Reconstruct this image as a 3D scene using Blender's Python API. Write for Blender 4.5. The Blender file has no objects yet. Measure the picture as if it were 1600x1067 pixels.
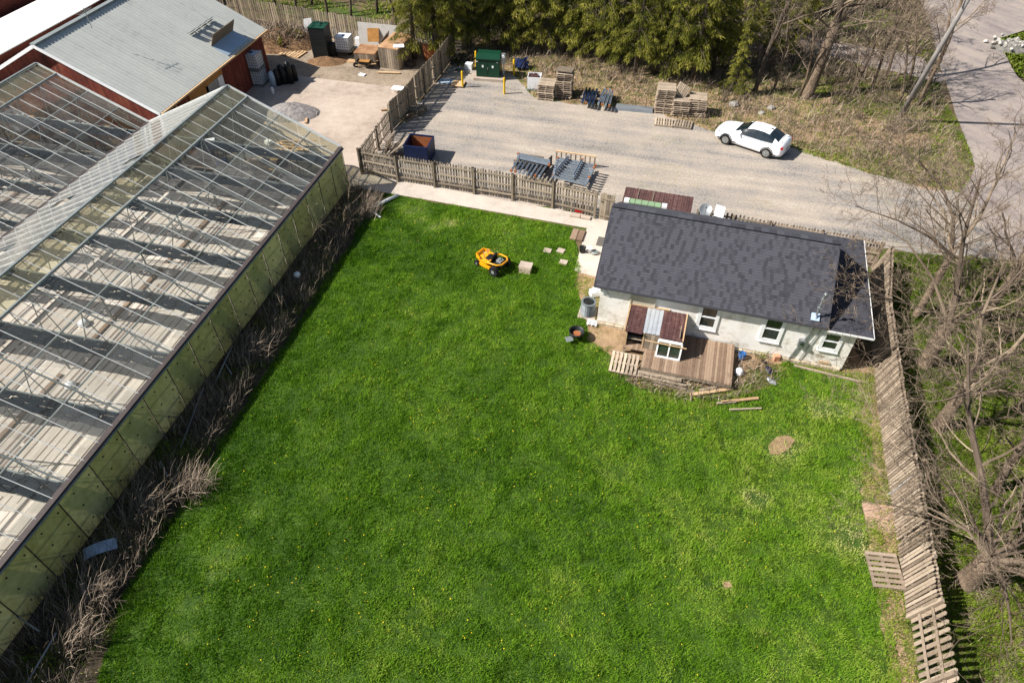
import bpy, math, random
import numpy as np
from mathutils import Vector, Matrix
R = math.radians
sc = bpy.context.scene
C = sc.collection
# ---------------------------------------------------------------- camera, sky, sun, exposure
CAM_H = 22.5; PITCH = R(45.4); FPX = 1067.0
cam = bpy.data.cameras.new('camera'); cam.sensor_width = 36; cam.lens = 24.0; cam.clip_end = 900; cam.clip_start = .3
co = bpy.data.objects.new('camera', cam); C.objects.link(co)
co.location = (0, 0, CAM_H); co.rotation_euler = (R(90) - PITCH, 0, 0); sc.camera = co
SUN_EL = R(43); SUN_AZ = R(8)          # light travels toward +x, turned 8 degrees to +y
w = bpy.data.worlds.new('World'); sc.world = w; w.use_nodes = True
nt = w.node_tree; bg = nt.nodes['Background']
sky = nt.nodes.new('ShaderNodeTexSky'); sky.sky_type = 'NISHITA'; sky.sun_disc = False
sky.sun_elevation = SUN_EL; sky.sun_rotation = R(262); sky.air_density = 1.0; sky.dust_density = 1.2
nt.links.new(sky.outputs[0], bg.inputs[0]); bg.inputs[1].default_value = .06
sl = bpy.data.lights.new('sun', 'SUN'); sl.energy = 5.0; sl.angle = R(.55); sl.color = (1, .955, .89)
so = bpy.data.objects.new('sun', sl); C.objects.link(so)
ld = Vector((math.cos(SUN_AZ) * math.cos(SUN_EL), math.sin(SUN_AZ) * math.cos(SUN_EL), -math.sin(SUN_EL)))
so.rotation_euler = ld.to_track_quat('-Z', 'Y').to_euler(); so.location = (-20, 0, 40)
sc.view_settings.view_transform = 'Standard'; sc.view_settings.look = 'None'
sc.view_settings.exposure = 0.8; sc.view_settings.gamma = 1
sc.render.engine = 'CYCLES'
sc.cycles.max_bounces = 8; sc.cycles.transparent_max_bounces = 24

# ---------------------------------------------------------------- helpers
_F = np.array([0, math.cos(PITCH), -math.sin(PITCH)]); _U = np.array([0, math.sin(PITCH), math.cos(PITCH)])
def G(u, v, z=0.0):
    """point of the place at height z that the photograph shows at (u, v)"""
    d = _F + (u - 800) / FPX * np.array([1., 0, 0]) - (v - 533.5) / FPX * _U
    p = d * ((z - CAM_H) / d[2])
    return Vector((p[0], p[1], z))
rng = random.Random(7); nr = np.random.default_rng(11)
YAW = R(-16.0)
E1 = Vector((math.cos(YAW), math.sin(YAW), 0)); E2 = Vector((-math.sin(YAW), math.cos(YAW), 0))

_h = nr.random((256, 256)).astype(np.float32)
def vn(x, y, s=1.0, o=0):
    x = np.asarray(x, float) / s + 37.3 * o; y = np.asarray(y, float) / s + 91.7 * o
    xi = np.floor(x).astype(int); yi = np.floor(y).astype(int); fx = x - xi; fy = y - yi
    fx = fx * fx * (3 - 2 * fx); fy = fy * fy * (3 - 2 * fy)
    a = _h[xi % 256, yi % 256]; b = _h[(xi + 1) % 256, yi % 256]; c = _h[xi % 256, (yi + 1) % 256]; d = _h[(xi + 1) % 256, (yi + 1) % 256]
    return (a * (1 - fx) + b * fx) * (1 - fy) + (c * (1 - fx) + d * fx) * fy
def fbm(x, y, s, o=0):
    return vn(x, y, s, o) * .5 + vn(x, y, s * .45, o + 1) * .3 + vn(x, y, s * .2, o + 2) * .2

def tag(o, label=None, cat=None, group=None, kind=None):
    if label: o['label'] = label
    if cat: o['category'] = cat
    if group: o['group'] = group
    if kind: o['kind'] = kind
    return o
def T(name, label, cat, loc=(0, 0, 0), rz=0.0, group=None):
    o = bpy.data.objects.new(name, None); o.empty_display_size = .2; C.objects.link(o)
    o.location = loc; o.rotation_euler = (0, 0, rz)
    return tag(o, label, cat, group)
def retree(o, loc=None, rz=None, label=None, parent=None):
    c = o.copy(); C.objects.link(c)
    if parent: c.parent = parent
    for ch in list(o.children): retree(ch, parent=c)
    if loc is not None: c.location = loc
    if rz is not None: c.rotation_euler = (0, 0, rz)
    if label: c['label'] = label
    return c

class MB:
    def __init__(s): s.v = []; s.f = []; s.m = []; s.r = []; s.mat = 0; s.rv = None
    def add(s, vs, fs, rv=None):
        b = len(s.v); s.v.extend([tuple(x) for x in vs])
        q = rng.random() if rv is None else rv
        for f in fs: s.f.append(tuple(b + i for i in f)); s.m.append(s.mat); s.r.append(q)
        return s
    def box(s, c, d, rz=0, rx=0, ry=0, rv=None):
        hx, hy, hz = d[0] / 2, d[1] / 2, d[2] / 2
        M = Matrix.Rotation(rz, 3, 'Z') @ Matrix.Rotation(ry, 3, 'Y') @ Matrix.Rotation(rx, 3, 'X')
        vs = [Vector(c) + M @ Vector((x, y, z)) for x in (-hx, hx) for y in (-hy, hy) for z in (-hz, hz)]
        return s.add(vs, [(0, 1, 3, 2), (4, 6, 7, 5), (0, 4, 5, 1), (2, 3, 7, 6), (0, 2, 6, 4), (1, 5, 7, 3)], rv)
    def bar(s, p, q, wd=.1, h=.1, up=(0, 0, 1), rv=None):
        p = Vector(p); q = Vector(q); d = (q - p).normalized(); up = Vector(up)
        if abs(d.dot(up)) > .98: up = Vector((1, 0, 0))
        sd = d.cross(up).normalized() * wd / 2; u2 = sd.cross(d).normalized() * h / 2
        vs = [a + i * sd + j * u2 for a in (p, q) for i in (-1, 1) for j in (-1, 1)]
        return s.add(vs, [(0, 2, 3, 1), (4, 5, 7, 6), (0, 1, 5, 4), (2, 6, 7, 3), (0, 4, 6, 2), (1, 3, 7, 5)], rv)
    def prism(s, poly, z0, z1, rv=None):
        n = len(poly); vs = [(p[0], p[1], z0) for p in poly] + [(p[0], p[1], z1) for p in poly]
        return s.add(vs, [tuple(range(n - 1, -1, -1)), tuple(range(n, 2 * n))] + [(i, (i + 1) % n, n + (i + 1) % n, n + i) for i in range(n)], rv)
    def quad(s, *pts, rv=None): return s.add(pts, [tuple(range(len(pts)))], rv)
    def slab(s, pts, th, rv=None):
        """thick plate under a 3d polygon"""
        p = [Vector(x) for x in pts]; n = (p[1] - p[0]).cross(p[2] - p[0]).normalized()
        if n.z < 0: n = -n
        k = len(p); lo = [x - n * th for x in p]
        return s.add(p + lo, [tuple(range(k)), tuple(range(2 * k - 1, k - 1, -1))] + [(i, k + i, k + (i + 1) % k, (i + 1) % k) for i in range(k)], rv)
    def tube(s, pts, rad, n=6, rv=None, cap=True):
        pts = [Vector(p) for p in pts]
        if not hasattr(rad, '__len__'): rad = [rad] * len(pts)
        vs = []; prev = None
        for i, p in enumerate(pts):
            d = (pts[min(i + 1, len(pts) - 1)] - pts[max(i - 1, 0)])
            if d.length < 1e-6: d = Vector((0, 0, 1))
            d.normalize()
            a = prev if prev is not None else (Vector((0, 0, 1)) if abs(d.z) < .9 else Vector((1, 0, 0)))
            x = (a - d * a.dot(d)).normalized(); prev = x; y = d.cross(x)
            for k in range(n):
                t = 2 * math.pi * k / n; vs.append(p + (x * math.cos(t) + y * math.sin(t)) * rad[i])
        fs = [(i * n + k, i * n + (k + 1) % n, (i + 1) * n + (k + 1) % n, (i + 1) * n + k) for i in range(len(pts) - 1) for k in range(n)]
        if cap: fs += [tuple(range(n - 1, -1, -1)), tuple((len(pts) - 1) * n + k for k in range(n))]
        return s.add(vs, fs, rv)
    def cyl(s, c, r, h, n=16, r2=None, rv=None):
        c = Vector(c); return s.tube([c, c + Vector((0, 0, h))], [r, r if r2 is None else r2], n, rv)
    def lathe(s, c, prof, n=16, rv=None):
        c = Vector(c); vs = [c + Vector((r * math.cos(2 * math.pi * k / n), r * math.sin(2 * math.pi * k / n), z)) for r, z in prof for k in range(n)]
        m = len(prof)
        return s.add(vs, [(i * n + k, i * n + (k + 1) % n, (i + 1) * n + (k + 1) % n, (i + 1) * n + k) for i in range(m - 1) for k in range(n)], rv)
    def build(s, name, mats, parent=None, smooth=False, rel=None):
        """rel: a thing whose frame the world-space points are brought into"""
        me = bpy.data.meshes.new(name)
        V = s.v
        if rel is not None:
            Mi = (Matrix.Translation(rel.location) @ rel.rotation_euler.to_matrix().to_4x4()).inverted()
            V = [tuple(Mi @ Vector(x)) for x in V]
        me.from_pydata(V, [], s.f); me.update()
        if not isinstance(mats, (list, tuple)): mats = [mats]
        for m in mats: me.materials.append(m)
        if len(mats) > 1: me.polygons.foreach_set('material_index', s.m)
        a = me.attributes.new('var', 'FLOAT', 'FACE'); a.data.foreach_set('value', s.r)
        if smooth: me.polygons.foreach_set('use_smooth', [True] * len(s.f))
        o = bpy.data.objects.new(name, me); C.objects.link(o)
        if parent is not None: o.parent = parent
        return o

def mesh_np(name, V, F, var, mat, parent=None):
    """V (n,3), F (m,k) uniform faces, var (m,)"""
    me = bpy.data.meshes.new(name); k = F.shape[1]
    me.vertices.add(len(V)); me.vertices.foreach_set('co', V.astype(np.float32).ravel())
    me.loops.add(F.size); me.loops.foreach_set('vertex_index', F.astype(np.int32).ravel())
    me.polygons.add(len(F)); me.polygons.foreach_set('loop_start', np.arange(0, F.size, k, dtype=np.int32))
    me.polygons.foreach_set('loop_total', np.full(len(F), k, dtype=np.int32))
    me.update(calc_edges=True)
    a = me.attributes.new('var', 'FLOAT', 'FACE'); a.data.foreach_set('value', var.astype(np.float32))
    me.materials.append(mat)
    o = bpy.data.objects.new(name, me); C.objects.link(o)
    if parent is not None: o.parent = parent
    return o

# ---------------------------------------------------------------- materials
def srgb(r, g, b):
    f = lambda c: (c / 255 / 12.92) if c / 255 <= .04045 else ((c / 255 + .055) / 1.055) ** 2.4
    return (f(r), f(g), f(b), 1)
def mat(name, stops, nz=((2., .5),), va=.3, rough=.85, metal=0., bump=0., bs=20., spec=.3, trans=0., stretch=None, streak=None):
    """colour ramp driven by several noises (scale, weight) in metres plus the per-piece value"""
    m = bpy.data.materials.new(name); m.use_nodes = True; n = m.node_tree; N = n.nodes; L = n.links
    b = N['Principled BSDF']; b.inputs['Roughness'].default_value = rough; b.inputs['Metallic'].default_value = metal
    b.inputs['Specular IOR Level'].default_value = spec
    geo = N.new('ShaderNodeNewGeometry'); src = geo.outputs['Position']
    if stretch:
        mp = N.new('ShaderNodeMapping'); mp.vector_type = 'TEXTURE'; mp.inputs['Rotation'].default_value = (0, 0, stretch[0]); mp.inputs['Scale'].default_value = stretch[1]
        L.new(src, mp.inputs[0]); src = mp.outputs[0]
    acc = None; wsum = sum(x[1] for x in nz) + va
    def addm(sock, wt):
        nonlocal acc
        k = N.new('ShaderNodeMath'); k.operation = 'MULTIPLY'; k.inputs[1].default_value = wt / wsum; L.new(sock, k.inputs[0])
        if acc is None: acc = k.outputs[0]
        else:
            a = N.new('ShaderNodeMath'); a.operation = 'ADD'; L.new(acc, a.inputs[0]); L.new(k.outputs[0], a.inputs[1]); acc = a.outputs[0]
    for i, (sc_, wt) in enumerate(nz):
        t = N.new('ShaderNodeTexNoise'); t.inputs['Scale'].default_value = sc_; t.inputs['Detail'].default_value = 4; t.inputs['Roughness'].default_value = .6
        L.new(src, t.inputs['Vector'])
        mr = N.new('ShaderNodeMapRange'); mr.inputs[1].default_value = .3; mr.inputs[2].default_value = .7; L.new(t.outputs[0], mr.inputs[0]); addm(mr.outputs[0], wt)
    if streak:
        mp = N.new('ShaderNodeMapping'); mp.vector_type = 'TEXTURE'; mp.inputs['Rotation'].default_value = (0, 0, streak[0]); mp.inputs['Scale'].default_value = (streak[1], 1, 1); L.new(geo.outputs['Position'], mp.inputs[0])
        t = N.new('ShaderNodeTexNoise'); t.inputs['Scale'].default_value = streak[2]; t.inputs['Detail'].default_value = 3; L.new(mp.outputs[0], t.inputs['Vector'])
        mr = N.new('ShaderNodeMapRange'); mr.inputs[1].default_value = .35; mr.inputs[2].default_value = .65; L.new(t.outputs[0], mr.inputs[0]); wsum += streak[3]; addm(mr.outputs[0], streak[3])
    if va > 0:
        at = N.new('ShaderNodeAttribute'); at.attribute_name = 'var'; addm(at.outputs['Fac'], va)
    cr = N.new('ShaderNodeValToRGB'); e = cr.color_ramp.elements
    while len(e) < len(stops): e.new(.5)
    for i, st in enumerate(stops): e[i].position = st[0]; e[i].color = st[1]
    L.new(acc, cr.inputs[0]); L.new(cr.outputs[0], b.inputs['Base Color'])
    if bump:
        t = N.new('ShaderNodeTexNoise'); t.inputs['Scale'].default_value = bs; t.inputs['Detail'].default_value = 3; L.new(src, t.inputs['Vector'])
        bp = N.new('ShaderNodeBump'); bp.inputs['Strength'].default_value = bump; bp.inputs['Distance'].default_value = .05
        L.new(t.outputs[0], bp.inputs['Height']); L.new(bp.outputs[0], b.inputs['Normal'])
    if trans:
        tr = N.new('ShaderNodeBsdfTranslucent'); L.new(cr.outputs[0], tr.inputs[0]); mx = N.new('ShaderNodeMixShader'); mx.inputs[0].default_value = trans
        L.new(b.outputs[0], mx.inputs[1]); L.new(tr.outputs[0], mx.inputs[2]); L.new(mx.outputs[0], N['Material Output'].inputs[0])
    return m
def S(name, c, d=.25, rough=.7, metal=0., nz=((1.5, .4), (9., .4)), va=.3, **k):
    """single colour with mild wear: c is srgb"""
    a = srgb(*c); lo = tuple(x * (1 - d) for x in a[:3]) + (1,); hi = tuple(min(1, x * (1 + d)) for x in a[:3]) + (1,)
    return mat(name, [(.2, lo), (.8, hi)], nz, va, rough, metal, **k)
def glassy(name, tint, dirt_c, dirt, ior=1.5, nz=1.2):
    m = bpy.data.materials.new(name); m.use_nodes = True; n = m.node_tree; N = n.nodes; L = n.links
    N.remove(N['Principled BSDF'])
    t = N.new('ShaderNodeBsdfTransparent'); t.inputs[0].default_value = tint
    g = N.new('ShaderNodeBsdfGlossy'); g.inputs['Roughness'].default_value = .08
    fr = N.new('ShaderNodeFresnel'); fr.inputs[0].default_value = ior
    m1 = N.new('ShaderNodeMixShader'); L.new(fr.outputs[0], m1.inputs[0]); L.new(t.outputs[0], m1.inputs[1]); L.new(g.outputs[0], m1.inputs[2])
    d = N.new('ShaderNodeBsdfDiffuse'); d.inputs[0].default_value = dirt_c
    tl = N.new('ShaderNodeBsdfTranslucent'); tl.inputs[0].default_value = dirt_c
    m0 = N.new('ShaderNodeMixShader'); L.new(d.outputs[0], m0.inputs[1]); L.new(tl.outputs[0], m0.inputs[2])
    geo = N.new('ShaderNodeNewGeometry'); tx = N.new('ShaderNodeTexNoise'); tx.inputs['Scale'].default_value = nz; tx.inputs['Detail'].default_value = 5; L.new(geo.outputs['Position'], tx.inputs['Vector'])
    at = N.new('ShaderNodeAttribute'); at.attribute_name = 'var'
    ml = N.new('ShaderNodeMath'); ml.operation = 'MULTIPLY'; L.new(tx.outputs[0], ml.inputs[0]); L.new(at.outputs['Fac'], ml.inputs[1])
    mr = N.new('ShaderNodeMapRange'); mr.inputs[1].default_value = 0; mr.inputs[2].default_value = .6; mr.inputs[3].default_value = dirt[0]; mr.inputs[4].default_value = dirt[1]; L.new(ml.outputs[0], mr.inputs[0])
    m2 = N.new('ShaderNodeMixShader'); L.new(mr.outputs[0], m2.inputs[0]); L.new(m1.outputs[0], m2.inputs[1]); L.new(m0.outputs[0], m2.inputs[2])
    L.new(m2.outputs[0], N['Material Output'].inputs[0]); return m

M = {}
M['ground'] = mat('field_ground', [(.25, srgb(62, 52, 38)), (.48, srgb(104, 88, 64)), (.6, srgb(66, 74, 30)), (.8, srgb(74, 94, 30))], ((.18, .5), (1.3, .3), (8, .2)), 0, .95, bump=.5, bs=8)
M['lawn'] = mat('lawn_soil', [(.3, srgb(40, 64, 14)), (.7, srgb(70, 94, 28))], ((.5, .4), (5, .4)), 0, .95, bump=.6, bs=10)
M['gravel'] = mat('gravel', [(.26, srgb(78, 76, 75)), (.44, srgb(126, 121, 117)), (.58, srgb(152, 145, 137)), (.74, srgb(166, 151, 134)), (.92, srgb(186, 178, 168))], ((.12, .25), (.6, .2), (7, .35), (17, .6)), 0, .95, bump=.55, bs=38, streak=(R(-14), 9, .9, .5))
M['road'] = mat('worn_asphalt', [(.2, srgb(100, 92, 90)), (.55, srgb(134, 124, 120)), (.85, srgb(154, 142, 132))], ((.25, .4), (3, .2), (30, .4)), 0, .9, bump=.3, bs=40, streak=(R(-62), 12, 1.1, .4))
M['concrete'] = mat('concrete', [(.12, srgb(128, 114, 102)), (.45, srgb(166, 151, 137)), (.9, srgb(188, 174, 160))], ((.3, .4), (2, .25), (16, .25)), 0, .9, bump=.15, bs=30)
M['yardpath'] = mat('pale_concrete_path', [(.12, srgb(152, 141, 130)), (.45, srgb(180, 169, 157)), (.9, srgb(194, 184, 172))], ((.4, .4), (2, .25), (16, .25)), 0, .9, bump=.15, bs=30)
M['dirtgrey'] = mat('grey_brown_yard_dirt', [(.15, srgb(88, 76, 62)), (.45, srgb(136, 121, 103)), (.8, srgb(160, 145, 126))], ((.5, .4), (3, .3), (12, .5)), 0, .95, bump=.7, bs=14)
M['dirt'] = mat('bare_dirt', [(.15, srgb(84, 68, 50)), (.45, srgb(140, 116, 88)), (.8, srgb(168, 142, 112))], ((.5, .4), (3, .3), (22, .3)), 0, .95, bump=.7, bs=14)
M['bank'] = mat('leaf_littered_bank', [(.15, srgb(66, 58, 42)), (.36, srgb(120, 100, 76)), (.5, srgb(170, 140, 114)), (.62, srgb(78, 80, 40)), (.8, srgb(140, 118, 92))], ((.35, .45), (1.6, .45), (9, .35)), 0, .95, bump=.8, bs=9)
M['strip'] = mat('weed_strip_soil', [(.2, srgb(38, 32, 24)), (.6, srgb(72, 62, 46)), (.9, srgb(90, 84, 50))], ((.8, .4), (6, .4)), 0, .95, bump=.7, bs=10)
M['grass'] = mat('grass_blades', [(.05, srgb(74, 114, 20)), (.36, srgb(114, 154, 34)), (.66, srgb(154, 176, 68)), (.95, srgb(200, 198, 130))], ((.15, .08),), 1.0, .75, spec=.15, trans=.42)
M['fieldgrass'] = mat('rough_grass_blades', [(.1, srgb(62, 84, 20)), (.4, srgb(112, 134, 38)), (.62, srgb(150, 160, 66)), (.8, srgb(166, 150, 104)), (.97, srgb(190, 168, 130))], ((.15, .08),), 1.0, .8, spec=.15, trans=.3)
M['dry'] = mat('dry_stems', [(.1, srgb(54, 46, 40)), (.5, srgb(116, 102, 88)), (.92, srgb(188, 170, 148))], ((2, .1),), 1.0, .85, spec=.2)
M['dandelion'] = S('dandelion_heads', (232, 206, 40), .15, .8)
M['bark'] = mat('grey_bark', [(.2, srgb(62, 51, 41)), (.55, srgb(112, 96, 80)), (.9, srgb(160, 142, 120))], ((1, .25), (9, .4), (40, .2)), .2, .95, bump=.9, bs=16)
M['barkdark'] = mat('dark_bark', [(.2, srgb(52, 44, 38)), (.8, srgb(106, 94, 80))], ((2, .3), (14, .4)), .2, .95, bump=.9, bs=18)
M['twig'] = mat('twig_bark', [(.1, srgb(62, 52, 43)), (.5, srgb(102, 88, 74)), (.95, srgb(158, 140, 118))], ((.6, .3),), 1.0, .85)
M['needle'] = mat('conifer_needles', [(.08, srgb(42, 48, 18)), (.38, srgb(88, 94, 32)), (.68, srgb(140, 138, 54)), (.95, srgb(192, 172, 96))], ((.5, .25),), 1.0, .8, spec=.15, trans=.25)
M['wood'] = mat('weathered_grey_wood', [(.1, srgb(82, 73, 63)), (.45, srgb(130, 117, 101)), (.8, srgb(168, 152, 132))], ((1.5, .2), (12, .3), (60, .15)), .8, .9, bump=.3, bs=40)
M['woodtan'] = mat('tan_wood', [(.1, srgb(140, 112, 82)), (.5, srgb(184, 152, 114)), (.9, srgb(214, 186, 148))], ((1.5, .2), (12, .3)), .7, .85, bump=.2, bs=40)
M['deck'] = mat('deck_planks', [(.08, srgb(92, 72, 58)), (.45, srgb(134, 112, 93)), (.8, srgb(160, 138, 116)), (.97, srgb(172, 122, 98))], ((.8, .25), (9, .25), (45, .15)), .8, .85, bump=.3, bs=40)
M['fencewood'] = mat('fence_wood', [(.08, srgb(78, 70, 60)), (.5, srgb(124, 112, 96)), (.9, srgb(162, 148, 128))], ((1.2, .2), (14, .3)), .8, .9, bump=.3, bs=50)
M['fencebrown'] = mat('leaning_fence_wood', [(.08, srgb(92, 80, 68)), (.5, srgb(138, 122, 105)), (.9, srgb(172, 156, 138))], ((1.0, .25), (14, .3)), .8, .9, bump=.3, bs=50)
M['galv'] = S('galvanised_steel', (146, 150, 152), .2, .42, .55)
M['steelblue'] = S('blue_grey_racking_paint', (124, 134, 144), .25, .5, .15, va=.7)
M['steeldark'] = S('dark_blue_racking_paint', (44, 62, 92), .3, .5, .1, va=.7)
M['rust'] = S('rusty_steel', (150, 92, 56), .35, .85)
M['rustroof'] = mat('rusty_red_sheet', [(.15, srgb(54, 35, 34)), (.55, srgb(78, 51, 49)), (.9, srgb(104, 76, 70))], ((1, .3), (8, .4)), .2, .75)
M['stucco'] = mat('white_stucco', [(.08, srgb(158, 148, 132)), (.3, srgb(208, 202, 190)), (.5, srgb(230, 226, 219)), (.9, srgb(238, 236, 231))], ((.9, .45), (3.5, .4), (26, .15)), .1, .9, bump=.12, bs=60)
M['stone'] = mat('foundation_stone', [(.1, srgb(136, 120, 98)), (.9, srgb(206, 192, 168))], ((2, .4), (10, .4)), .3, .9, bump=.6, bs=10)
M['white'] = S('white_paint', (226, 226, 224), .07, .5)
M['whiteplastic'] = S('white_plastic', (224, 226, 228), .07, .35)
M['beige'] = S('beige_siding', (188, 178, 156), .12, .7)
M['black'] = S('black_plastic', (30, 32, 32), .3, .5)
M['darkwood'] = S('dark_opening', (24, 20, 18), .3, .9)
M['rubber'] = S('tyre_rubber', (26, 26, 26), .2, .85)
M['alloy'] = S('alloy_rim', (172, 172, 170), .1, .3, .8)
M['carpaint'] = S('white_car_paint', (236, 236, 238), .02, .22, spec=.6, va=0)
M['red'] = S('red_paint', (170, 26, 28), .15, .4)
M['barnred'] = mat('barn_red_boards', [(.1, srgb(70, 36, 28)), (.6, srgb(116, 54, 42)), (.9, srgb(136, 82, 60))], ((.8, .4), (8, .3)), .4, .85)
M['osb'] = S('bare_board_patch', (166, 118, 62), .3, .85)
M['greencab'] = S('green_cabinet_paint', (16, 56, 38), .15, .4)
M['yellow'] = S('yellow_bollard_paint', (214, 172, 18), .12, .5)
M['mower'] = S('yellow_mower_paint', (226, 152, 20), .06, .35, spec=.5)
M['blue'] = S('blue_plastic', (34, 84, 140), .15, .45)
M['bluedark'] = S('dark_blue_skip_paint', (18, 32, 66), .3, .5)
M['paleblue'] = S('pale_sheet', (160, 178, 194), .1, .5)
M['bins'] = S('pale_green_bins', (124, 150, 116), .1, .5)
M['frp'] = mat('algae_green_wall_panel', [(.1, srgb(126, 126, 74)), (.5, srgb(156, 156, 102)), (.9, srgb(184, 182, 130))], ((.5, .4), (4, .3)), .4, .6, trans=.06)
M['alu'] = S('white_aluminium_bar', (206, 208, 204), .12, .45, .2)
M['alugrey'] = S('grey_aluminium_bar', (132, 138, 136), .2, .5, .3)
M['gutter'] = S('dark_brown_gutter', (66, 58, 56), .25, .6, .1)
M['glass'] = glassy('greenhouse_glass', (.95, .96, .95, 1), (.56, .56, .53, 1), (.07, .30), 1.18)
M['vent'] = glassy('algae_stained_glass', (.80, .80, .64, 1), (.50, .47, .33, 1), (.14, .42), 1.2)
M['hazeglass'] = glassy('hazed_glass', (.92, .93, .90, 1), (.50, .49, .44, 1), (.22, .50), 1.22)
M['curtain'] = glassy('dark_shade_cloth', (.62, .66, .70, 1), (.035, .05, .065, 1), (.72, .97), 1.05, 14)
M['gfloor'] = mat('white_ground_cloth', [(.08, srgb(120, 108, 96)), (.36, srgb(176, 165, 153)), (.7, srgb(206, 196, 184)), (.95, srgb(222, 212, 200))], ((.5, .4), (3, .3), (12, .2)), .3, .85, stretch=(R(-13.6), (1, 6, 1)))
M['chan'] = S('brown_floor_channel', (118, 102, 92), .3, .8, va=.8)
M['gdark'] = mat('dark_litter_and_shade', [(.1, srgb(34, 34, 36)), (.5, srgb(70, 70, 72)), (.8, srgb(112, 104, 92)), (.95, srgb(170, 150, 120))], ((1.2, .4), (4, .4), (14, .2)), 0, .85)
M['window'] = S('dark_window_glass', (44, 52, 46), .3, .08, 0., spec=1.0, va=.4)
M['carglass'] = S('tinted_car_glass', (24, 34, 38), .3, .05, 0., spec=1.0)
M['tray'] = S('galvanised_ribbed_sheet', (186, 190, 194), .15, .4, .4)
M['stonepile'] = mat('pale_rubble', [(.1, srgb(110, 106, 100)), (.9, srgb(176, 172, 164))], ((2, .3),), .9, .9)
M['gravelpile'] = mat('grey_gravel_heap', [(.1, srgb(96, 92, 92)), (.9, srgb(190, 182, 176))], ((6, .4), (30, .6)), .2, .95, bump=.9, bs=30)
M['mulch'] = mat('brush_heap_soil', [(.1, srgb(70, 52, 36)), (.5, srgb(124, 94, 66)), (.9, srgb(164, 134, 98))], ((2, .4), (12, .5)), .2, .95, bump=1, bs=12)
M['cratelid2'] = mat('pinkish_plywood', [(.1, srgb(140, 112, 96)), (.9, srgb(182, 152, 132))], ((1.5, .5), (9, .3)), .3, .85)
def shingles():
    m = bpy.data.materials.new('charcoal_shingles'); m.use_nodes = True; n = m.node_tree; N = n.nodes; L = n.links; b = N['Principled BSDF']
    b.inputs['Roughness'].default_value = .92
    at = N.new('ShaderNodeAttribute'); at.attribute_name = 'var'
    geo = N.new('ShaderNodeNewGeometry'); t = N.new('ShaderNodeTexNoise'); t.inputs['Scale'].default_value = 45; L.new(geo.outputs['Position'], t.inputs['Vector'])
    t2 = N.new('ShaderNodeTexNoise'); t2.inputs['Scale'].default_value = .5; L.new(geo.outputs['Position'], t2.inputs['Vector'])
    a = N.new('ShaderNodeMath'); a.operation = 'MULTIPLY_ADD'; a.inputs[1].default_value = .35; L.new(t.outputs[0], a.inputs[0]); L.new(at.outputs['Fac'], a.inputs[2])
    a2 = N.new('ShaderNodeMath'); a2.operation = 'MULTIPLY_ADD'; a2.inputs[1].default_value = .35; L.new(t2.outputs[0], a2.inputs[0]); L.new(a.outputs[0], a2.inputs[2])
    cr = N.new('ShaderNodeValToRGB'); e = cr.color_ramp.elements; e[0].position = .3; e[0].color = srgb(40, 40, 45); e[1].position = 1.3; e[1].color = srgb(84, 82, 88)
    e2 = e.new(.75); e2.color = srgb(52, 52, 59)
    e[2].position = 1.0; e[2].color = srgb(66, 66, 73)
    L.new(a2.outputs[0], cr.inputs[0]); L.new(cr.outputs[0], b.inputs['Base Color']); return m
M['shingle'] = shingles()

# ---------------------------------------------------------------- ground sheets
def jag(px, amp=.25, step=.6, z=0, smooth_edges=(), o=3):
    P = [G(*p) if len(p) == 2 else Vector((p[0], p[1], 0)) for p in px]; out = []
    n = len(P)
    for i in range(n):
        a, b = P[i], P[(i + 1) % n]; L = (b - a).length
        k = max(1, int(L / step)) if i not in smooth_edges else 1
        d = (b - a).normalized(); nn = Vector((-d.y, d.x, 0))
        for j in range(k):
            t = j / k; p = a.lerp(b, t)
            if j > 0: p = p + nn * amp * 2 * (float(vn(p.x, p.y, .9, o)) - .5) + nn * amp * (float(vn(p.x, p.y, .3, o + 1)) - .5)
            out.append((p.x, p.y))
    return out
def sheet(name, poly, z, m, kind='structure'):
    me = bpy.data.meshes.new(name); bm_v = [(p[0], p[1], z) for p in poly]
    import bmesh
    bm = bmesh.new(); f = bm.faces.new([bm.verts.new(v) for v in bm_v]); bmesh.ops.triangulate(bm, faces=[f])
    bm.normal_update()
    for f in bm.faces:
        if f.normal.z < 0: f.normal_flip()
    bm.to_mesh(me); bm.free(); me.materials.append(m)
    o = bpy.data.objects.new(name, me); C.objects.link(o); o['kind'] = kind; return o
b = MB(); b.quad((-450, -200, 0), (450, -200, 0), (450, 700, 0), (-450, 700, 0)); o = b.build('ground', M['ground']); o['kind'] = 'structure'

LAWN = [(560, 335), (600, 302), (895, 356), (908, 430), (930, 500), (1320, 582), (1362, 585), (1372, 640), (1411, 895), (1435, 1075), (1480, 1300), (60, 1300), (150, 1067), (190, 930), (325, 720), (495, 460), (552, 375)]
sheet('lawn', jag(LAWN, .15), .004, M['lawn'])
STRIP = [(552, 290), (600, 303), (556, 375), (498, 460), (412, 590), (328, 720), (262, 830), (195, 930), (155, 1067), (60, 1320), (-500, 1320), (-150, 1250), (70, 900), (240, 690), (330, 590), (450, 420)]
sheet('weed_strip', jag(STRIP, .2), .008, M['strip'])
GRAVEL = [(566, 272), (612, 208), (664, 148), (700, 105), (745, 108), (800, 112), (835, 150), (905, 160), (1020, 170), (1120, 205), (1250, 232), (1340, 262), (1420, 284), (1500, 300), (1700, 280), (1800, 420), (1480, 398), (1372, 388), (1150, 345), (960, 342), (905, 335)]
sheet('gravel_yard', jag(GRAVEL, .3), .008, M['gravel'])
sheet('dirt_yard', jag([(395, 30), (560, 50), (720, 62), (715, 100), (664, 148), (640, 172), (600, 170), (490, 150), (340, 140)], .3), .012, M['dirtgrey'])
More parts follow.
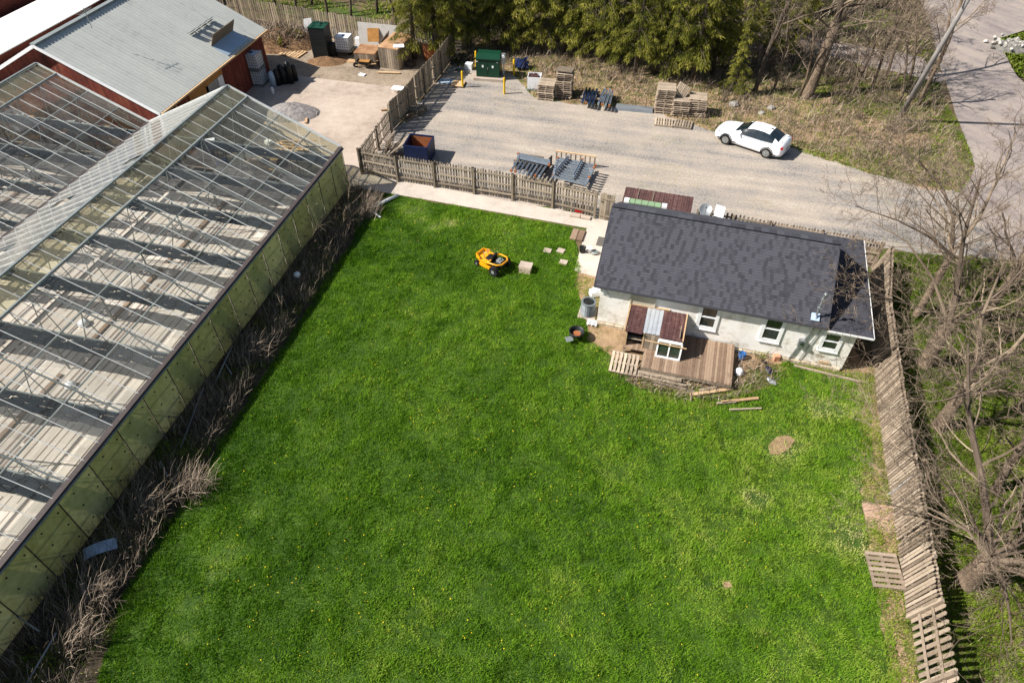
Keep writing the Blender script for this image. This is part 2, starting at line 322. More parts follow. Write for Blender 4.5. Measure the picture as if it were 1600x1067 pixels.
sheet('concrete_yard', jag([(360, 105), (492, 122), (618, 136), (640, 172), (600, 225), (566, 272), (546, 296), (500, 285), (380, 220)], .05, 2), .016, M['concrete'])
sheet('concrete_path', [tuple(G(*p))[:2] for p in [(546, 290), (566, 270), (790, 314), (905, 334), (966, 345), (985, 430), (931, 433), (897, 424), (906, 392), (917, 357), (850, 345), (612, 303), (556, 294)]], .020, M['yardpath'])
sheet('yard_shade_litter', jag([(372, 170), (440, 205), (516, 250), (545, 293), (400, 272), (264, 253), (300, 190)], .3), .024, M['gdark'])  # dark colour stands in for shade over the littered ground beyond the gable
sheet('bare_patch', jag([(1200, 697), (1210, 686), (1232, 681), (1242, 688), (1234, 700), (1215, 711), (1203, 710)], .12, .25), .03, M['dirt'])
sheet('bare_patch', jag([(1128, 909), (1140, 908), (1144, 917), (1132, 919)], .05, .15), .03, M['dirt'])
BANK = [(702, 96), (760, 60), (860, 62), (1000, 90), (1150, 112), (1300, 120), (1400, 140), (1478, 190), (1512, 262), (1500, 300), (1420, 286), (1340, 264), (1250, 234), (1120, 207), (1020, 172), (905, 163), (835, 153), (800, 114), (745, 110)]
sheet('verge', jag(BANK, .4), .012, M['bank'])
ROAD = [(1425, -40), (1455, 50), (1474, 120), (1500, 195), (1524, 262), (1500, 300), (1560, 395), (1900, 440), (1900, 250), (1640, 170), (1590, 120), (1558, 62), (1600, 48), (1750, 60), (1750, -20), (1540, -40)]
sheet('road', jag(ROAD, .12, 1.5), .016, M['road'])
sheet('flower_bed', jag([(900, 428), (908, 480), (925, 540), (962, 562), (985, 600), (1060, 612), (1150, 625), (1205, 590), (1240, 565), (1310, 582), (1360, 592), (1372, 572), (1345, 560), (1320, 500), (980, 420)], .25, .4), .012, M['dirt'])
sheet('fence_strip', jag([(1350, 588), (1378, 588), (1388, 717), (1400, 820), (1414, 895), (1440, 1075), (1460, 1250), (1404, 1250), (1388, 1020), (1364, 900), (1352, 800), (1348, 700)], .3, .4), .012, M['bank'])
sheet('path', jag([(1150, 52), (1200, 40), (1290, 62), (1440, 90), (1475, 118), (1470, 130), (1380, 110), (1250, 80), (1170, 76)], .3), .020, M['road'])

# ---------------------------------------------------------------- grass, as loose blades
def inpoly(x, y, poly):
    r = np.zeros(len(x), bool); n = len(poly); j = n - 1
    for i in range(n):
        xi, yi = poly[i]; xj, yj = poly[j]
        c = ((yi > y) != (yj > y)) & (x < (xj - xi) * (y - yi) / (yj - yi + 1e-12) + xi); r ^= c; j = i
    return r
def P2(px): return [tuple(G(*p))[:2] for p in px]
HOLES = []
def blades(name, poly, dens, hfun, vfun, m, wd=.03, lean=.6, holes=(), keep=None, seg=1, label=None, cat=None):
    xs = [p[0] for p in poly]; ys = [p[1] for p in poly]
    n = int((max(xs) - min(xs)) * (max(ys) - min(ys)) * dens)
    x = nr.uniform(min(xs), max(xs), n); y = nr.uniform(min(ys), max(ys), n)
    k = inpoly(x, y, poly)
    for h in holes: k &= ~inpoly(x, y, h)
    if keep is not None: k &= (nr.random(n) < keep(x, y))
    x = x[k]; y = y[k]; n = len(x)
    h = hfun(x, y) * nr.uniform(.6, 1.3, n); a = nr.uniform(0, 2 * np.pi, n); l = (.35 + .65 * nr.random(n)) * lean; a2 = a + nr.normal(0, .9, n) + np.pi / 2
    # blades lean by clumps
    a2 = a2 * .6 + (vn(x, y, .33, 5) * 7)
    dx = np.cos(a) * wd / 2; dy = np.sin(a) * wd / 2
    tx = np.cos(a2) * h * l; ty = np.sin(a2) * h * l; tz = h * np.sqrt(np.maximum(.05, 1 - l * l))
    z = np.zeros(n)
    V = np.stack([np.stack([x - dx, y - dy, z], 1), np.stack([x + dx, y + dy, z], 1), np.stack([x + tx, y + ty, tz], 1)], 1).reshape(-1, 3)
    F = np.arange(3 * n).reshape(-1, 3)
    v = np.clip(vfun(x, y) + nr.normal(0, .12, n), 0, 1)
    o = mesh_np(name, V, F, v, m); tag(o, label, cat, None, 'stuff'); return o
# the lawn: lush in the middle, coarser and yellower towards fence, house and brush; pale worn patches
worn = [(1222, 696, .9), (350, 868, .8), (350, 895, .5), (300, 940, .7), (290, 1000, .4), (330, 900, .4), (520, 400, .5), (700, 350, .6), (655, 345, .5), (1180, 780, .5), (1135, 915, .22), (640, 330, .8), (1340, 850, .9), (1060, 600, 1.0), (965, 560, .9), (400, 800, .5), (770, 395, .3), (680, 355, .5), (1290, 640, .8), (1360, 760, .6)]
wornP = [(G(u, v), r) for u, v, r in worn]
def wornf(x, y):
    s = np.zeros(len(x))
    for p, r in wornP: s = np.maximum(s, np.exp(-((x - p.x) ** 2 + ((y - p.y) * 1.3) ** 2) / (r * r)))
    return s
def lh(x, y): return .05 + .25 * fbm(x, y, .5, 2) ** 2 - .02 * wornf(x, y)
def lv(x, y):
    edge = np.clip((x - 12.0) / 4.0, 0, 1) * .2
    return .0 + .44 * fbm(x, y, .5, 9) + .62 * (fbm(x, y, 2.4, 4) - .44) + .25 * np.clip(fbm(x, y, 1.1, 19) - .6, 0, 1) * 3 + .6 * wornf(x, y) * (.4 + fbm(x, y, .4, 7)) + edge * fbm(x, y, .8, 12) * 1.6 + .015 * (x)
fstripP = P2([(1360, 590), (1378, 590), (1388, 717), (1400, 820), (1414, 895), (1440, 1075), (1460, 1250), (1418, 1250), (1402, 1020), (1376, 900), (1366, 800), (1362, 700)])
houseP = P2([(900, 425), (906, 480), (925, 535), (960, 560), (985, 592), (1150, 612), (1180, 580), (1240, 562), (1312, 580), (1350, 560), (1300, 480)])
lawnP = P2(LAWN)
blades('lawn_grass', lawnP, 1150, lh, lv, M['grass'], .032, .95, [houseP, fstripP], keep=lambda x, y: (1 - .8 * wornf(x, y) ** 1.5) * np.clip(.5 + 1.1 * fbm(x, y, .28, 44), 0, 1), label='lush green grass covering the back lawn', cat='grass')
edgeP = P2([(896, 425), (940, 560), (975, 620), (1100, 640), (1200, 610), (1250, 575), (1372, 600), (1376, 560), (1320, 570), (1180, 570), (1140, 595), (985, 592), (955, 540), (930, 430)])
blades('grass_tuft', edgeP, 600, lambda x, y: .06 + .1 * fbm(x, y, .8, 2), lambda x, y: .35 + .5 * (fbm(x, y, .5, 3)), M['fieldgrass'], .03, .8, keep=lambda x, y: np.clip((fbm(x, y, .6, 30) - .36) * 5, 0, 1), label='sparse grass tufts on bare soil around the deck', cat='grass')
RF = [(1362, 392), (1376, 430), (1395, 500), (1412, 620), (1440, 800), (1470, 1000), (1500, 1300), (2100, 1300), (1900, 500), (1800, 425), (1480, 400)]
blades('field_grass', P2(RF), 950, lambda x, y: .06 + .14 * fbm(x, y, 1.2, 6), lambda x, y: .04 + .42 * fbm(x, y, .6, 9) + .45 * (fbm(x, y, 2.6, 14) - .5) + .1 * (nr.random(len(x)) > .8), M['fieldgrass'], .032, .8, keep=lambda x, y: np.clip(.45 + 1.5 * fbm(x, y, 1.1, 21), 0, 1), label='rough green grass under the bare trees beyond the leaning fence', cat='grass')
FF = [(1385, 650), (1374, 588), (1342, 588), (1342, 700), (1352, 860), (1378, 960), (1392, 1150), (1450, 1150), (1437, 1075), (1414, 895)]
blades('fence_weeds', P2(FF), 720, lambda x, y: .07 + .22 * fbm(x, y, .7, 6) ** 1.5, lambda x, y: .12 + .8 * fbm(x, y, .5, 9), M['fieldgrass'], .026, .9, label='tall half dry weeds growing along the foot of the leaning fence', cat='weeds')
blades('verge_grass', P2([(p[0], p[1] + 2) for p in BANK]), 80, lambda x, y: .08 + .25 * fbm(x, y, 1.2, 6), lambda x, y: .34 + .9 * (fbm(x, y, 1.2, 14) - .4) - .42 * (fbm(x, y, 1.8, 40) > .6), M['fieldgrass'], .045, .95, keep=lambda x, y: np.clip(.2 + 1.3 * fbm(x, y, 1.3, 21), 0, 1), label='dry grass and green tufts on the bank behind the pallets', cat='grass')
FAR = [(340, -80), (400, 24), (560, 48), (700, 66), (760, 60), (860, 62), (1000, 90), (1150, 112), (1300, 120), (1400, 140), (1474, 185), (1455, 60), (1425, -80)]
pathP = P2([(1150, 52), (1200, 40), (1290, 62), (1440, 90), (1475, 118), (1470, 130), (1380, 110), (1250, 80), (1170, 76)])
blades('kerb_grass', P2([(1225, 218), (1330, 232), (1420, 246), (1470, 215), (1470, 150), (1505, 205), (1524, 262), (1502, 302), (1420, 288), (1340, 266), (1250, 238)]), 260, lambda x, y: .06 + .16 * fbm(x, y, .9, 6), lambda x, y: .15 + .5 * fbm(x, y, .8, 9), M['fieldgrass'], .05, .95, keep=lambda x, y: np.clip((fbm(x, y, 1.1, 23) - .3) * 5, .1, 1), label='green grass patches between gravel and road', cat='grass')
blades('shade_grass', P2([(1130, 118), (1300, 120), (1400, 138), (1475, 180), (1470, 212), (1400, 196), (1300, 162), (1200, 148), (1120, 150)]), 190, lambda x, y: .08 + .2 * fbm(x, y, .9, 6), lambda x, y: .05 + .4 * fbm(x, y, .8, 9), M['fieldgrass'], .06, .95, keep=lambda x, y: np.clip((fbm(x, y, 1.4, 27) - .38) * 5, .04, 1), label='dark green undergrowth at the feet of the trees above the bank', cat='undergrowth')
blades('woodland_grass', P2(FAR), 60, lambda x, y: .1 + .2 * fbm(x, y, 1.2, 6), lambda x, y: .12 + .5 * fbm(x, y, 1.6, 9) + .15 * (fbm(x, y, 5, 15) > .55), M['fieldgrass'], .11, .9, [pathP], keep=lambda x, y: np.clip((fbm(x, y, 3.5, 51) - .38) * 4, .06, 1), label='bright green grass under the trees behind the yard', cat='grass')
blades('roadside_grass', P2([(1556, 62), (1600, 50), (1740, 70), (1780, 200), (1640, 168), (1588, 118)]), 120, lambda x, y: .15 + 0 * x, lambda x, y: .3 + .3 * fbm(x, y, .8, 9), M['fieldgrass'], .09, .9, label='green grass strip at the far right edge of the road', cat='grass')
blades('yard_weeds', P2([(566, 272), (664, 148), (700, 110), (800, 112), (905, 165), (1250, 235), (1400, 292), (1560, 330), (1600, 400), (1372, 388), (1150, 345), (960, 342)]), 90, lambda x, y: .03 + .04 * fbm(x, y, .6, 6), lambda x, y: .5 + .4 * fbm(x, y, .5, 9), M['fieldgrass'], .04, .9, keep=lambda x, y: np.clip((fbm(x, y, 2.2, 61) - .60) * 9, 0, 1), label='thin yellowish weeds scattered over the gravel yard', cat='weeds')
# dandelions
n = 600; x = nr.uniform(-14, 16, n * 3); y = nr.uniform(7, 34, n * 3); k = inpoly(x, y, lawnP) & ~inpoly(x, y, houseP) & (nr.random(n * 3) < .1 + .9 * (fbm(x, y, 3, 33) > .52)); x = x[k]; y = y[k]
b = MB()
for i in range(len(x)):
    r = rng.uniform(.01, .022); z = rng.uniform(.08, .15); b.add([(x[i] + r * math.cos(t * 1.047), y[i] + r * math.sin(t * 1.047), z) for t in range(6)] + [(x[i], y[i], z + .015)], [(j, (j + 1) % 6, 6) for j in range(6)])
tag(b.build('dandelions', M['dandelion']), 'tiny yellow dandelion heads dotted through the lawn', 'flowers', None, 'stuff')

# ---------------------------------------------------------------- ribbons: dead stalks, twigs
def stalks(name, pts, n, m, parent=None, lr=(.5, 1.4), wd=(.008, .022), dirf=None, droop=.5, flat=.6, seg=4, label=None, cat=None, spread=.0):
    """bent thin stems; pts is a function giving n ground points"""
    x, y = pts(n); n = len(x)
    L = nr.uniform(lr[0], lr[1], n); a = nr.uniform(0, 2 * np.pi, n) if dirf is None else dirf(x, y)
    el = np.arccos(np.clip(nr.random(n) * flat + .05, 0, 1)) if flat < 1 else nr.uniform(0, 1.2, n)
    W = nr.uniform(wd[0], wd[1], n); sd = np.stack([-np.sin(a), np.cos(a), np.zeros(n)], 1)
    p = np.stack([x, y, nr.uniform(0, spread + .001, n)], 1); V = []; e = el.copy(); aa = a.copy()
    for s in range(seg + 1):
        wv = W * (1 - .75 * s / seg)
        sd = np.stack([-np.sin(aa), np.cos(aa), np.full(n, .3)], 1)
        V += [p - sd * wv[:, None] / 2, p + sd * wv[:, None] / 2]
        st = L / seg; p = p + np.stack([np.cos(aa) * np.cos(e), np.sin(aa) * np.cos(e), np.sin(e)], 1) * st[:, None]
        p[:, 2] = np.maximum(p[:, 2], .01)
        e = e - droop * nr.uniform(.2, 1.2, n) * (s + 1) / seg; aa = aa + nr.normal(0, .22, n)
    V = np.stack(V, 1); k = 2 * (seg + 1); base = np.arange(n)[:, None] * k
    F = np.concatenate([np.stack([base[:, 0] + 2 * s, base[:, 0] + 2 * s + 1, base[:, 0] + 2 * s + 3, base[:, 0] + 2 * s + 2], 1) for s in range(seg)], 0)
    v = np.tile(np.clip(nr.normal(.45, .28, n), 0, 1), seg)
    o = mesh_np(name, V.reshape(-1, 3), F, v, m, parent)
    if label: tag(o, label, cat, None, 'stuff')
    return o
stripP = P2(STRIP)
def sample(poly, keep=None):
    def f(n):
        xs = [p[0] for p in poly]; ys = [p[1] for p in poly]; X = []; Y = []
        while sum(map(len, X)) < n:
            x = nr.uniform(min(xs), max(xs), n * 2); y = nr.uniform(min(ys), max(ys), n * 2); k = inpoly(x, y, poly)
            if keep is not None: k &= nr.random(len(x)) < keep(x, y)
            X.append(x[k]); Y.append(y[k])
        return np.concatenate(X)[:n], np.concatenate(Y)[:n]
    return f
visS = P2([(556, 292), (598, 303), (550, 375), (495, 460), (405, 590), (322, 720), (258, 830), (190, 930), (150, 1067), (80, 1250), (-100, 1250), (60, 950), (240, 705), (335, 600), (452, 425)])
stalks('dry_brush', sample(visS, lambda x, y: np.clip((fbm(x, y, 1.3, 71) - .36) * 4, .03, 1)), 8000, M['dry'], lr=(.25, 1.0), wd=(.007, .02), dirf=lambda x, y: nr.normal(.9, 1.1, len(x)), flat=.6, spread=.25, droop=.3, label='tangle of dead stalks and brush between greenhouse and lawn', cat='brush')
blades('strip_weeds', visS, 300, lambda x, y: .1 + .28 * fbm(x, y, .8, 6), lambda x, y: .1 + .65 * fbm(x, y, .6, 9), M['fieldgrass'], .03, .9, keep=lambda x, y: np.clip((fbm(x, y, 1.2, 81) - .4) * 4, .05, 1), label='low green weeds among the dead brush beside the greenhouse', cat='weeds')
stalks('leaf_litter', sample(P2(BANK), lambda x, y: np.clip((fbm(x, y, 1.3, 91) - .3) * 3, .06, 1)), 10000, M['dry'], lr=(.3, 1.0), wd=(.014, .04), flat=.95, spread=.1, label='dead leaves and broken twigs littering the bank', cat='leaf litter')
stalks('woodland_litter', sample(P2([(720, 62), (760, -20), (1440, -20), (1474, 185), (1400, 150), (1300, 125), (1150, 114), (1000, 92), (860, 66)]), lambda x, y: np.clip((fbm(x, y, 2.6, 96) - .25) * 3, .05, 1)), 16000, M['dry'], lr=(.4, 1.6), wd=(.02, .06), flat=.9, spread=.3, label='dead undergrowth and litter between the trees behind the yard', cat='undergrowth')
stalks('deck_litter', sample(P2([(958, 565), (975, 600), (1050, 625), (1150, 625), (1215, 595), (1200, 560), (1150, 560), (1150, 600), (1000, 590)])), 1100, M['dry'], lr=(.1, .6), wd=(.012, .035), flat=.98, spread=.1, label='splinters and dead stems on the soil around the deck', cat='litter')
stalks('fallen_twigs', sample(P2(RF), None), 2000, M['dry'], lr=(.2, .8), wd=(.008, .02), flat=.98, label='fallen twigs in the grass beyond the leaning fence', cat='twigs')

# ---------------------------------------------------------------- bare trees
def grow(b, p, d, L, r, lv, maxlv, rs, up=.12, wig=.25, nch=(5, 8), fr=.62, tips=None):
    n = max(2, int(L / (.5 if lv < 2 else .3))) if lv < maxlv else 2
    n = min(n, 7 if lv < 3 else 4); r = r * (.86 if lv == 0 else 1); pts = [p.copy()]; rad = [r]; q = p.copy(); dd = d.copy()
    for i in range(n):
        dd = (dd + Vector((rs.gauss(0, wig), rs.gauss(0, wig), rs.gauss(0, wig * .7) + up)) * .5).normalized()
        q = q + dd * (L / n); pts.append(q.copy()); rad.append(r * (1 - (.55 if lv else .4) * (i + 1) / n) if lv < maxlv else r * (1 - .6 * (i + 1) / n))
    b[0 if lv == 0 else 1].tube(pts, rad, 9 if lv == 0 else (5 if lv == 1 else (4 if lv == 2 else 3)), rs.random(), cap=(lv < 2))
    if lv >= maxlv: return
    k = rs.randint(*nch)
    if lv >= 2: k = max(3, k - 1)
    for j in range(k):
        t = (.3 if lv else .35) + (1 - (.3 if lv else .35)) * (j + rs.random()) / k
        f = t * n; i = min(int(f), n - 1); o = pts[i].lerp(pts[i + 1], f - i)
        ax = (pts[i + 1] - pts[i]).normalized(); a = Vector((rs.gauss(0, 1), rs.gauss(0, 1), rs.gauss(0, 1))); a = (a - ax * a.dot(ax)).normalized()
        sp = rs.uniform(.5, 1.1); nd = (ax * math.cos(sp) + a * math.sin(sp)).normalized()
        grow(b, o, nd, L * fr * rs.uniform(.6, 1.1) * (1 - .35 * t), max(.0055, rad[i] * rs.uniform(.34, .54)), lv + 1, maxlv, rs, up, wig, nch, fr)
def bare_tree(name, label, base, h, r, seed, lean=(0, 0), maxlv=4, nch=(5, 7), trunk_len=None, limbs=(), up=.1, group='bare trees beyond the leaning fence', bark='bark', fr=.62, cat='tree'):
    rs = random.Random(seed); t = T(name, label, cat, base, 0, group)
    tb, bb = MB(), MB(); d = Vector((lean[0], lean[1], 1)).normalized()
    if limbs:
        # explicit main limbs: list of (polyline in metres relative to base, start radius)
        tl = trunk_len or 2.0; top = d * tl
        tb.tube([Vector((0, 0, -.1)), Vector((0, 0, .12)), d * tl * .5, top], [r * 1.35, r * 1.08, r * .95, r * .85], 11, .5)
        for pl, rr in limbs:
            pts = [Vector(q) for q in pl]; n = len(pts); rad = [rr * .82 * (1 - .8 * i / (n - 1)) for i in range(n)]
            bb.tube(pts, rad, 7, rs.random())
            for i in range(n - 1):
                for j in range(rs.randint(*nch) - 1):
                    o = pts[i].lerp(pts[i + 1], rs.random()); ax = (pts[i + 1] - pts[i]).normalized(); a = Vector((rs.gauss(0, 1), rs.gauss(0, 1), rs.gauss(.2, 1))); a = (a - ax * a.dot(ax)).normalized()
                    sp = rs.uniform(.45, 1.1); grow([tb, bb], o, (ax * math.cos(sp) + a * math.sin(sp)).normalized(), h * .32 * rs.uniform(.5, 1.15), rad[i] * rs.uniform(.26, .42), 2, maxlv, rs, up * .5, .28, nch, fr)
    else:
        grow([tb, bb], Vector((0, 0, -.1)), d, h * .62, r, 0, maxlv, rs, up, .2, nch, fr)
    tb.build('trunk', M[bark], t, True); bb.build('branches', M['twig'], t)
    return t
# beyond the leaning fence
A = G(1508, 910)
bare_tree('bare_tree', 'bare tree with the thickest leaning trunk, nearest the foot of the photo', A, 9, .33, 3, (0, 0), 5, (5, 6), 1.7,
  [([(0, 0, 1.6), (.1, .9, 2.3), (.0, 2.2, 3.3), (-.3, 3.8, 4.6), (-.5, 5.2, 6.4)], .22), ([(0, 0, 1.6), (1.0, .4, 2.2), (2.2, 1.4, 3.2), (3.2, 2.6, 4.8)], .2),
   ([(0, 0, 1.7), (-.3, -1.0, 2.2), (-1.0, -2.2, 2.7), (-1.6, -3.2, 3.0)], .09), ([(0, 0, 1.6), (1.1, -.2, 1.9), (2.6, -.6, 2.4), (4.0, -.8, 3.2)], .17), ([(0, 0, 1.7), (-.9, .5, 2.6), (-2.2, .9, 3.3), (-3.3, 1.0, 3.7)], .08),
   ([(0, 0, 1.7), (.5, -1.3, 2.6), (.8, -2.8, 3.2), (.7, -4.0, 3.4)], .09), ([(0, 0, 1.7), (-.6, 1.2, 2.7), (-1.8, 2.1, 3.6), (-3.0, 2.6, 4.2)], .08)], group=None)
B = G(1465, 668)
bare_tree('bare_tree', 'bare tree rising beside the middle of the leaning fence', B, 9, .25, 5, (.0, 0), 5, (5, 6), 2.2,
  [([(0, 0, 2.1), (.2, .5, 3.4), (.0, 1.3, 5.0), (.3, 2.2, 7.0)], .17), ([(0, 0, 2.1), (.9, -.5, 2.9), (1.3, -1.4, 3.5), (1.8, -2.4, 4.6)], .12), ([(0, 0, 2.2), (-.8, .3, 3.4), (-2.2, .5, 4.1), (-3.4, .4, 4.4)], .08), ([(0, 0, 2.2), (1.3, .6, 3.6), (2.5, 1.6, 5.4)], .13), ([(0, 0, 2.2), (-.7, -.8, 3.1), (-1.9, -1.5, 3.6), (-3.0, -1.9, 3.9)], .07)])
Cc = G(1443, 570)
bare_tree('bare_tree', 'bare tree behind the fence level with the near end of the house', Cc, 9, .3, 8, (0, 0), 5, (5, 6), 2.6,
  [([(0, 0, 2.5), (.1, .8, 3.8), (-.2, 1.6, 5.8), (-.1, 2.6, 8.0)], .2), ([(0, 0, 2.5), (1.2, .2, 3.4), (2.4, .9, 4.8), (3.2, 1.2, 7)], .15), ([(0, 0, 2.4), (-1.2, .2, 3.2), (-2.8, .4, 3.6), (-4.6, .3, 3.9)], .07), ([(0, 0, 2.5), (-.8, 1.2, 4.0), (-2.0, 2.2, 5.2), (-3.4, 2.9, 5.7)], .09), ([(0, 0, 2.5), (-1.0, -.9, 3.2), (-2.3, -1.3, 3.7)], .06)])
D = G(1431, 494)
bare_tree('bare_tree', 'slim bare tree behind the far end of the fence, limbs arching over the gravel', D, 8.5, .17, 12, (.25, .3), 5, (5, 7), 3.2,
  [([(.75, .9, 3.0), (.6, 1.8, 4.4), (.1, 2.9, 5.4), (-1.0, 3.8, 6.2), (-2.6, 4.6, 6.8)], .12), ([(.75, .9, 3.0), (-.4, 1.4, 3.7), (-1.8, 1.9, 4.2), (-3.6, 2.6, 4.5)], .09), ([(.75, .9, 3.0), (1.6, 1.6, 4.6), (2.0, 2.4, 6.4), (2.2, 3.0, 8)], .12), ([(.75, .9, 3), (.4, 2.2, 4.4), (-.9, 3.6, 5.6), (-2.4, 4.0, 6.6)], .08), ([(.75, .9, 3), (-.4, .3, 3.7), (-1.7, -.4, 4.0)], .05)])
more = [(1552, 770, 8.5, .2, 21, 'bare tree with upright trunk right of the middle of the leaning fence'), (1532, 500, 9.5, .26, 22, 'tall bare tree with dark trunk growing where the gravel ends'),
        (1588, 640, 9, .2, 23, 'bare tree at the right picture edge, halfway down the fence'), (1568, 455, 9, .2, 24, 'many limbed bare tree leaning over the road at the right edge'),
        (1640, 900, 9, .25, 25, 'bare tree at the right picture edge near the bottom corner'), (1620, 520, 9, .2, 27, 'bare tree at the right edge just below the road'),
        (1600, 1010, 6.5, .14, 26, 'low twiggy bare tree filling the bottom right corner')]
for u, v, h, r, sd, lb in more: bare_tree('bare_tree', lb, G(u, v), h, r, sd, (rng.uniform(-.15, .15), rng.uniform(0, .2)), 5, (4, 6))
# scrub behind the fence
def shrub(name, label, base, h, n, seed, m='twig', group=None, spread=.7, cat='shrub', lv=2, r=.022):
    rs = random.Random(seed); t = T(name, label, cat, base, 0, group); bb = MB()
    for i in range(n):
        a = rs.uniform(0, 6.28); s = rs.uniform(0, spread); d = Vector((math.cos(a) * s, math.sin(a) * s, 1)).normalized()
        grow([bb, bb], Vector((math.cos(a) * .15 * rs.random(), math.sin(a) * .15 * rs.random(), -.03)), d, h * rs.uniform(.5, 1), r * rs.uniform(.6, 1.2), 2, 2 + lv, rs, .02, .3, (4, 6), .5)
    bb.build('stems', M[m], t); return t
for i, (u, v, h, lb) in enumerate([(1570, 520, 3, 'dense twiggy thicket right of the tree cluster by the road'), (1530, 560, 2.4, 'twiggy thicket among the trunks behind the fence'), (1592, 480, 3, 'twiggy thicket at the road edge'), (1545, 440, 2.6, 'twiggy thicket where the gravel meets the field'), (1520, 620, 1.6, 'low scrub under the middle tree beyond the fence')]):
    shrub('thicket', lb, G(u, v), h, 14, 100 + i, group='twiggy thickets beyond the fence')
# behind the yard
bare_tree('bare_tree', 'big grey bare tree leaning right above the parked car', G(1261, 152), 13, .36, 31, (.12, .1), 4, (5, 7), 5.0,
  [([(.6, .5, 4.8), (.75, .9, 7.2), (1.1, 1.2, 10)], .28), ([(.6, .5, 4.7), (2.2, .8, 6.3), (4.6, 1.2, 8.2)], .13), ([(.6, .5, 4.6), (2.0, .3, 4.9), (4.2, .5, 5.3), (5.4, .6, 5.3)], .09), ([(.5, .4, 3.8), (1.9, -.2, 3.7), (3.4, -.8, 2.9)], .08), ([(.5, .4, 4.4), (-.8, .3, 5.4), (-2.4, .4, 6.5)], .1)], group=None)
k = 0
for u, v, h, r, lb in [(1178, 146, 12, .2, 'dark trunked tree left of the big grey tree'), (1208, 142, 7, .1, 'small pale bare tree between two dark trunks above the car'), (1250, 150, 8, .12, 'thin bare tree close beside the big grey tree'),
        (1330, 150, 7, .1, 'bare tree right of the big grey tree behind the bank'), (1362, 140, 8, .13, 'bushy bare tree left of the road'), (1385, 120, 9, .13, 'bare tree at the left kerb of the road'), (1405, 160, 7, .1, 'bare tree beside the base of the utility pole'), (1420, 130, 8, .12, 'bare tree with arching boughs reaching over the road'),
        (1300, 60, 9, .14, 'far bare tree beyond the gravel track'), (1228, 40, 9, .14, 'far bare tree at the top edge above the track'), (1345, 30, 9, .14, 'far bare tree at the top edge left of the road'), (1092, 90, 9, .14, 'bare tree tangled among the last conifers'), (1120, 60, 9, .12, 'far bare tree behind the last conifers'), (1390, 60, 8, .1, 'bare tree behind the roadside scrub'), (1436, 165, 10, .15, 'twiggy bare tree at the road edge right of the utility pole'), (1452, 120, 11, .17, 'tall bare tree overhanging the road near the top')]:
    bare_tree('bare_tree', lb, G(u, v), h, r, 200 + k, (rng.uniform(0, .15), rng.uniform(0, .15)), 5 if k in (4, 5, 7, 6, 3, 13, 14, 15) else 4, (5, 6), group='bare trees behind the yard', bark='barkdark' if k == 0 else 'bark'); k += 1
for i, (u, v, h, lb) in enumerate([(1175, 100, 2.6, 'scrub below the gravel track'), (1240, 100, 2.6, 'scrub between track and big grey tree'), (1320, 110, 2.6, 'scrub right of the big grey tree by the track'), (1370, 95, 3, 'scrub by the bend of the gravel track'), (1420, 80, 3, 'scrub where the track meets the road'), (1290, 130, 2.2, 'scrub behind the big grey tree'), (1200, 25, 3, 'scrub at the top edge above the track'), (1310, 30, 3, 'scrub at the top edge right of the track'), (1400, 30, 3, 'scrub at the top edge beside the road'), (1140, 125, 2, 'scrub left of the dark trunked tree'), (1340, 185, 2.6, 'brown scrub left of the utility pole'), (1365, 160, 3, 'brown scrub behind the bank by the road'), (1225, 140, 2, 'grey scrub between the trunks above the car'), (1300, 165, 1.8, 'grey scrub at the foot of the big grey tree'), (1420, 205, 1.6, 'brown scrub right of the utility pole base'),
        (1440, 240, 1.4, 'low scrub on the grass corner by the road'), (1385, 205, 1.8, 'scrub around the foot of the utility pole'), (950, 125, 1.4, 'dead scrub below the conifers behind the racking'), (1000, 130, 1.6, 'dead scrub below the conifers left of the pallet stacks'), (905, 110, 1.4, 'dead scrub above the tallest pallet stack'), (1130, 160, 1.4, 'dead scrub right of the pallet stacks'), (870, 105, 1.2, 'dead scrub between crate and conifers')]):
    shrub('scrub', lb, G(u, v), h, 10, 140 + i, group='scrub behind the yard', lv=1 if u < 1200 else 2)
for i, (u, v) in enumerate([(398, 18), (432, 10), (462, 16), (486, 8), (512, 24), (548, 26), (590, 20), (620, 38)]):
    lb = ['bare tree just behind the far fence, nearest the barn', 'second bare tree from the barn behind the far fence', 'third bare tree from the barn behind the far fence', 'slim bare tree in the middle of the row behind the far fence', 'bare tree right behind the black wrapped stack', 'bare tree behind the fence right of the black stack', 'bare tree behind the white panel of the far fence', 'bare tree leaning at the bend of the far fence'][i]
    bare_tree('bare_tree', lb, G(u, v), 8, .14, 300 + i, (rng.uniform(-.1, .1), .05), 3, (4, 6), group='bare trees behind the far fence', bark='barkdark')
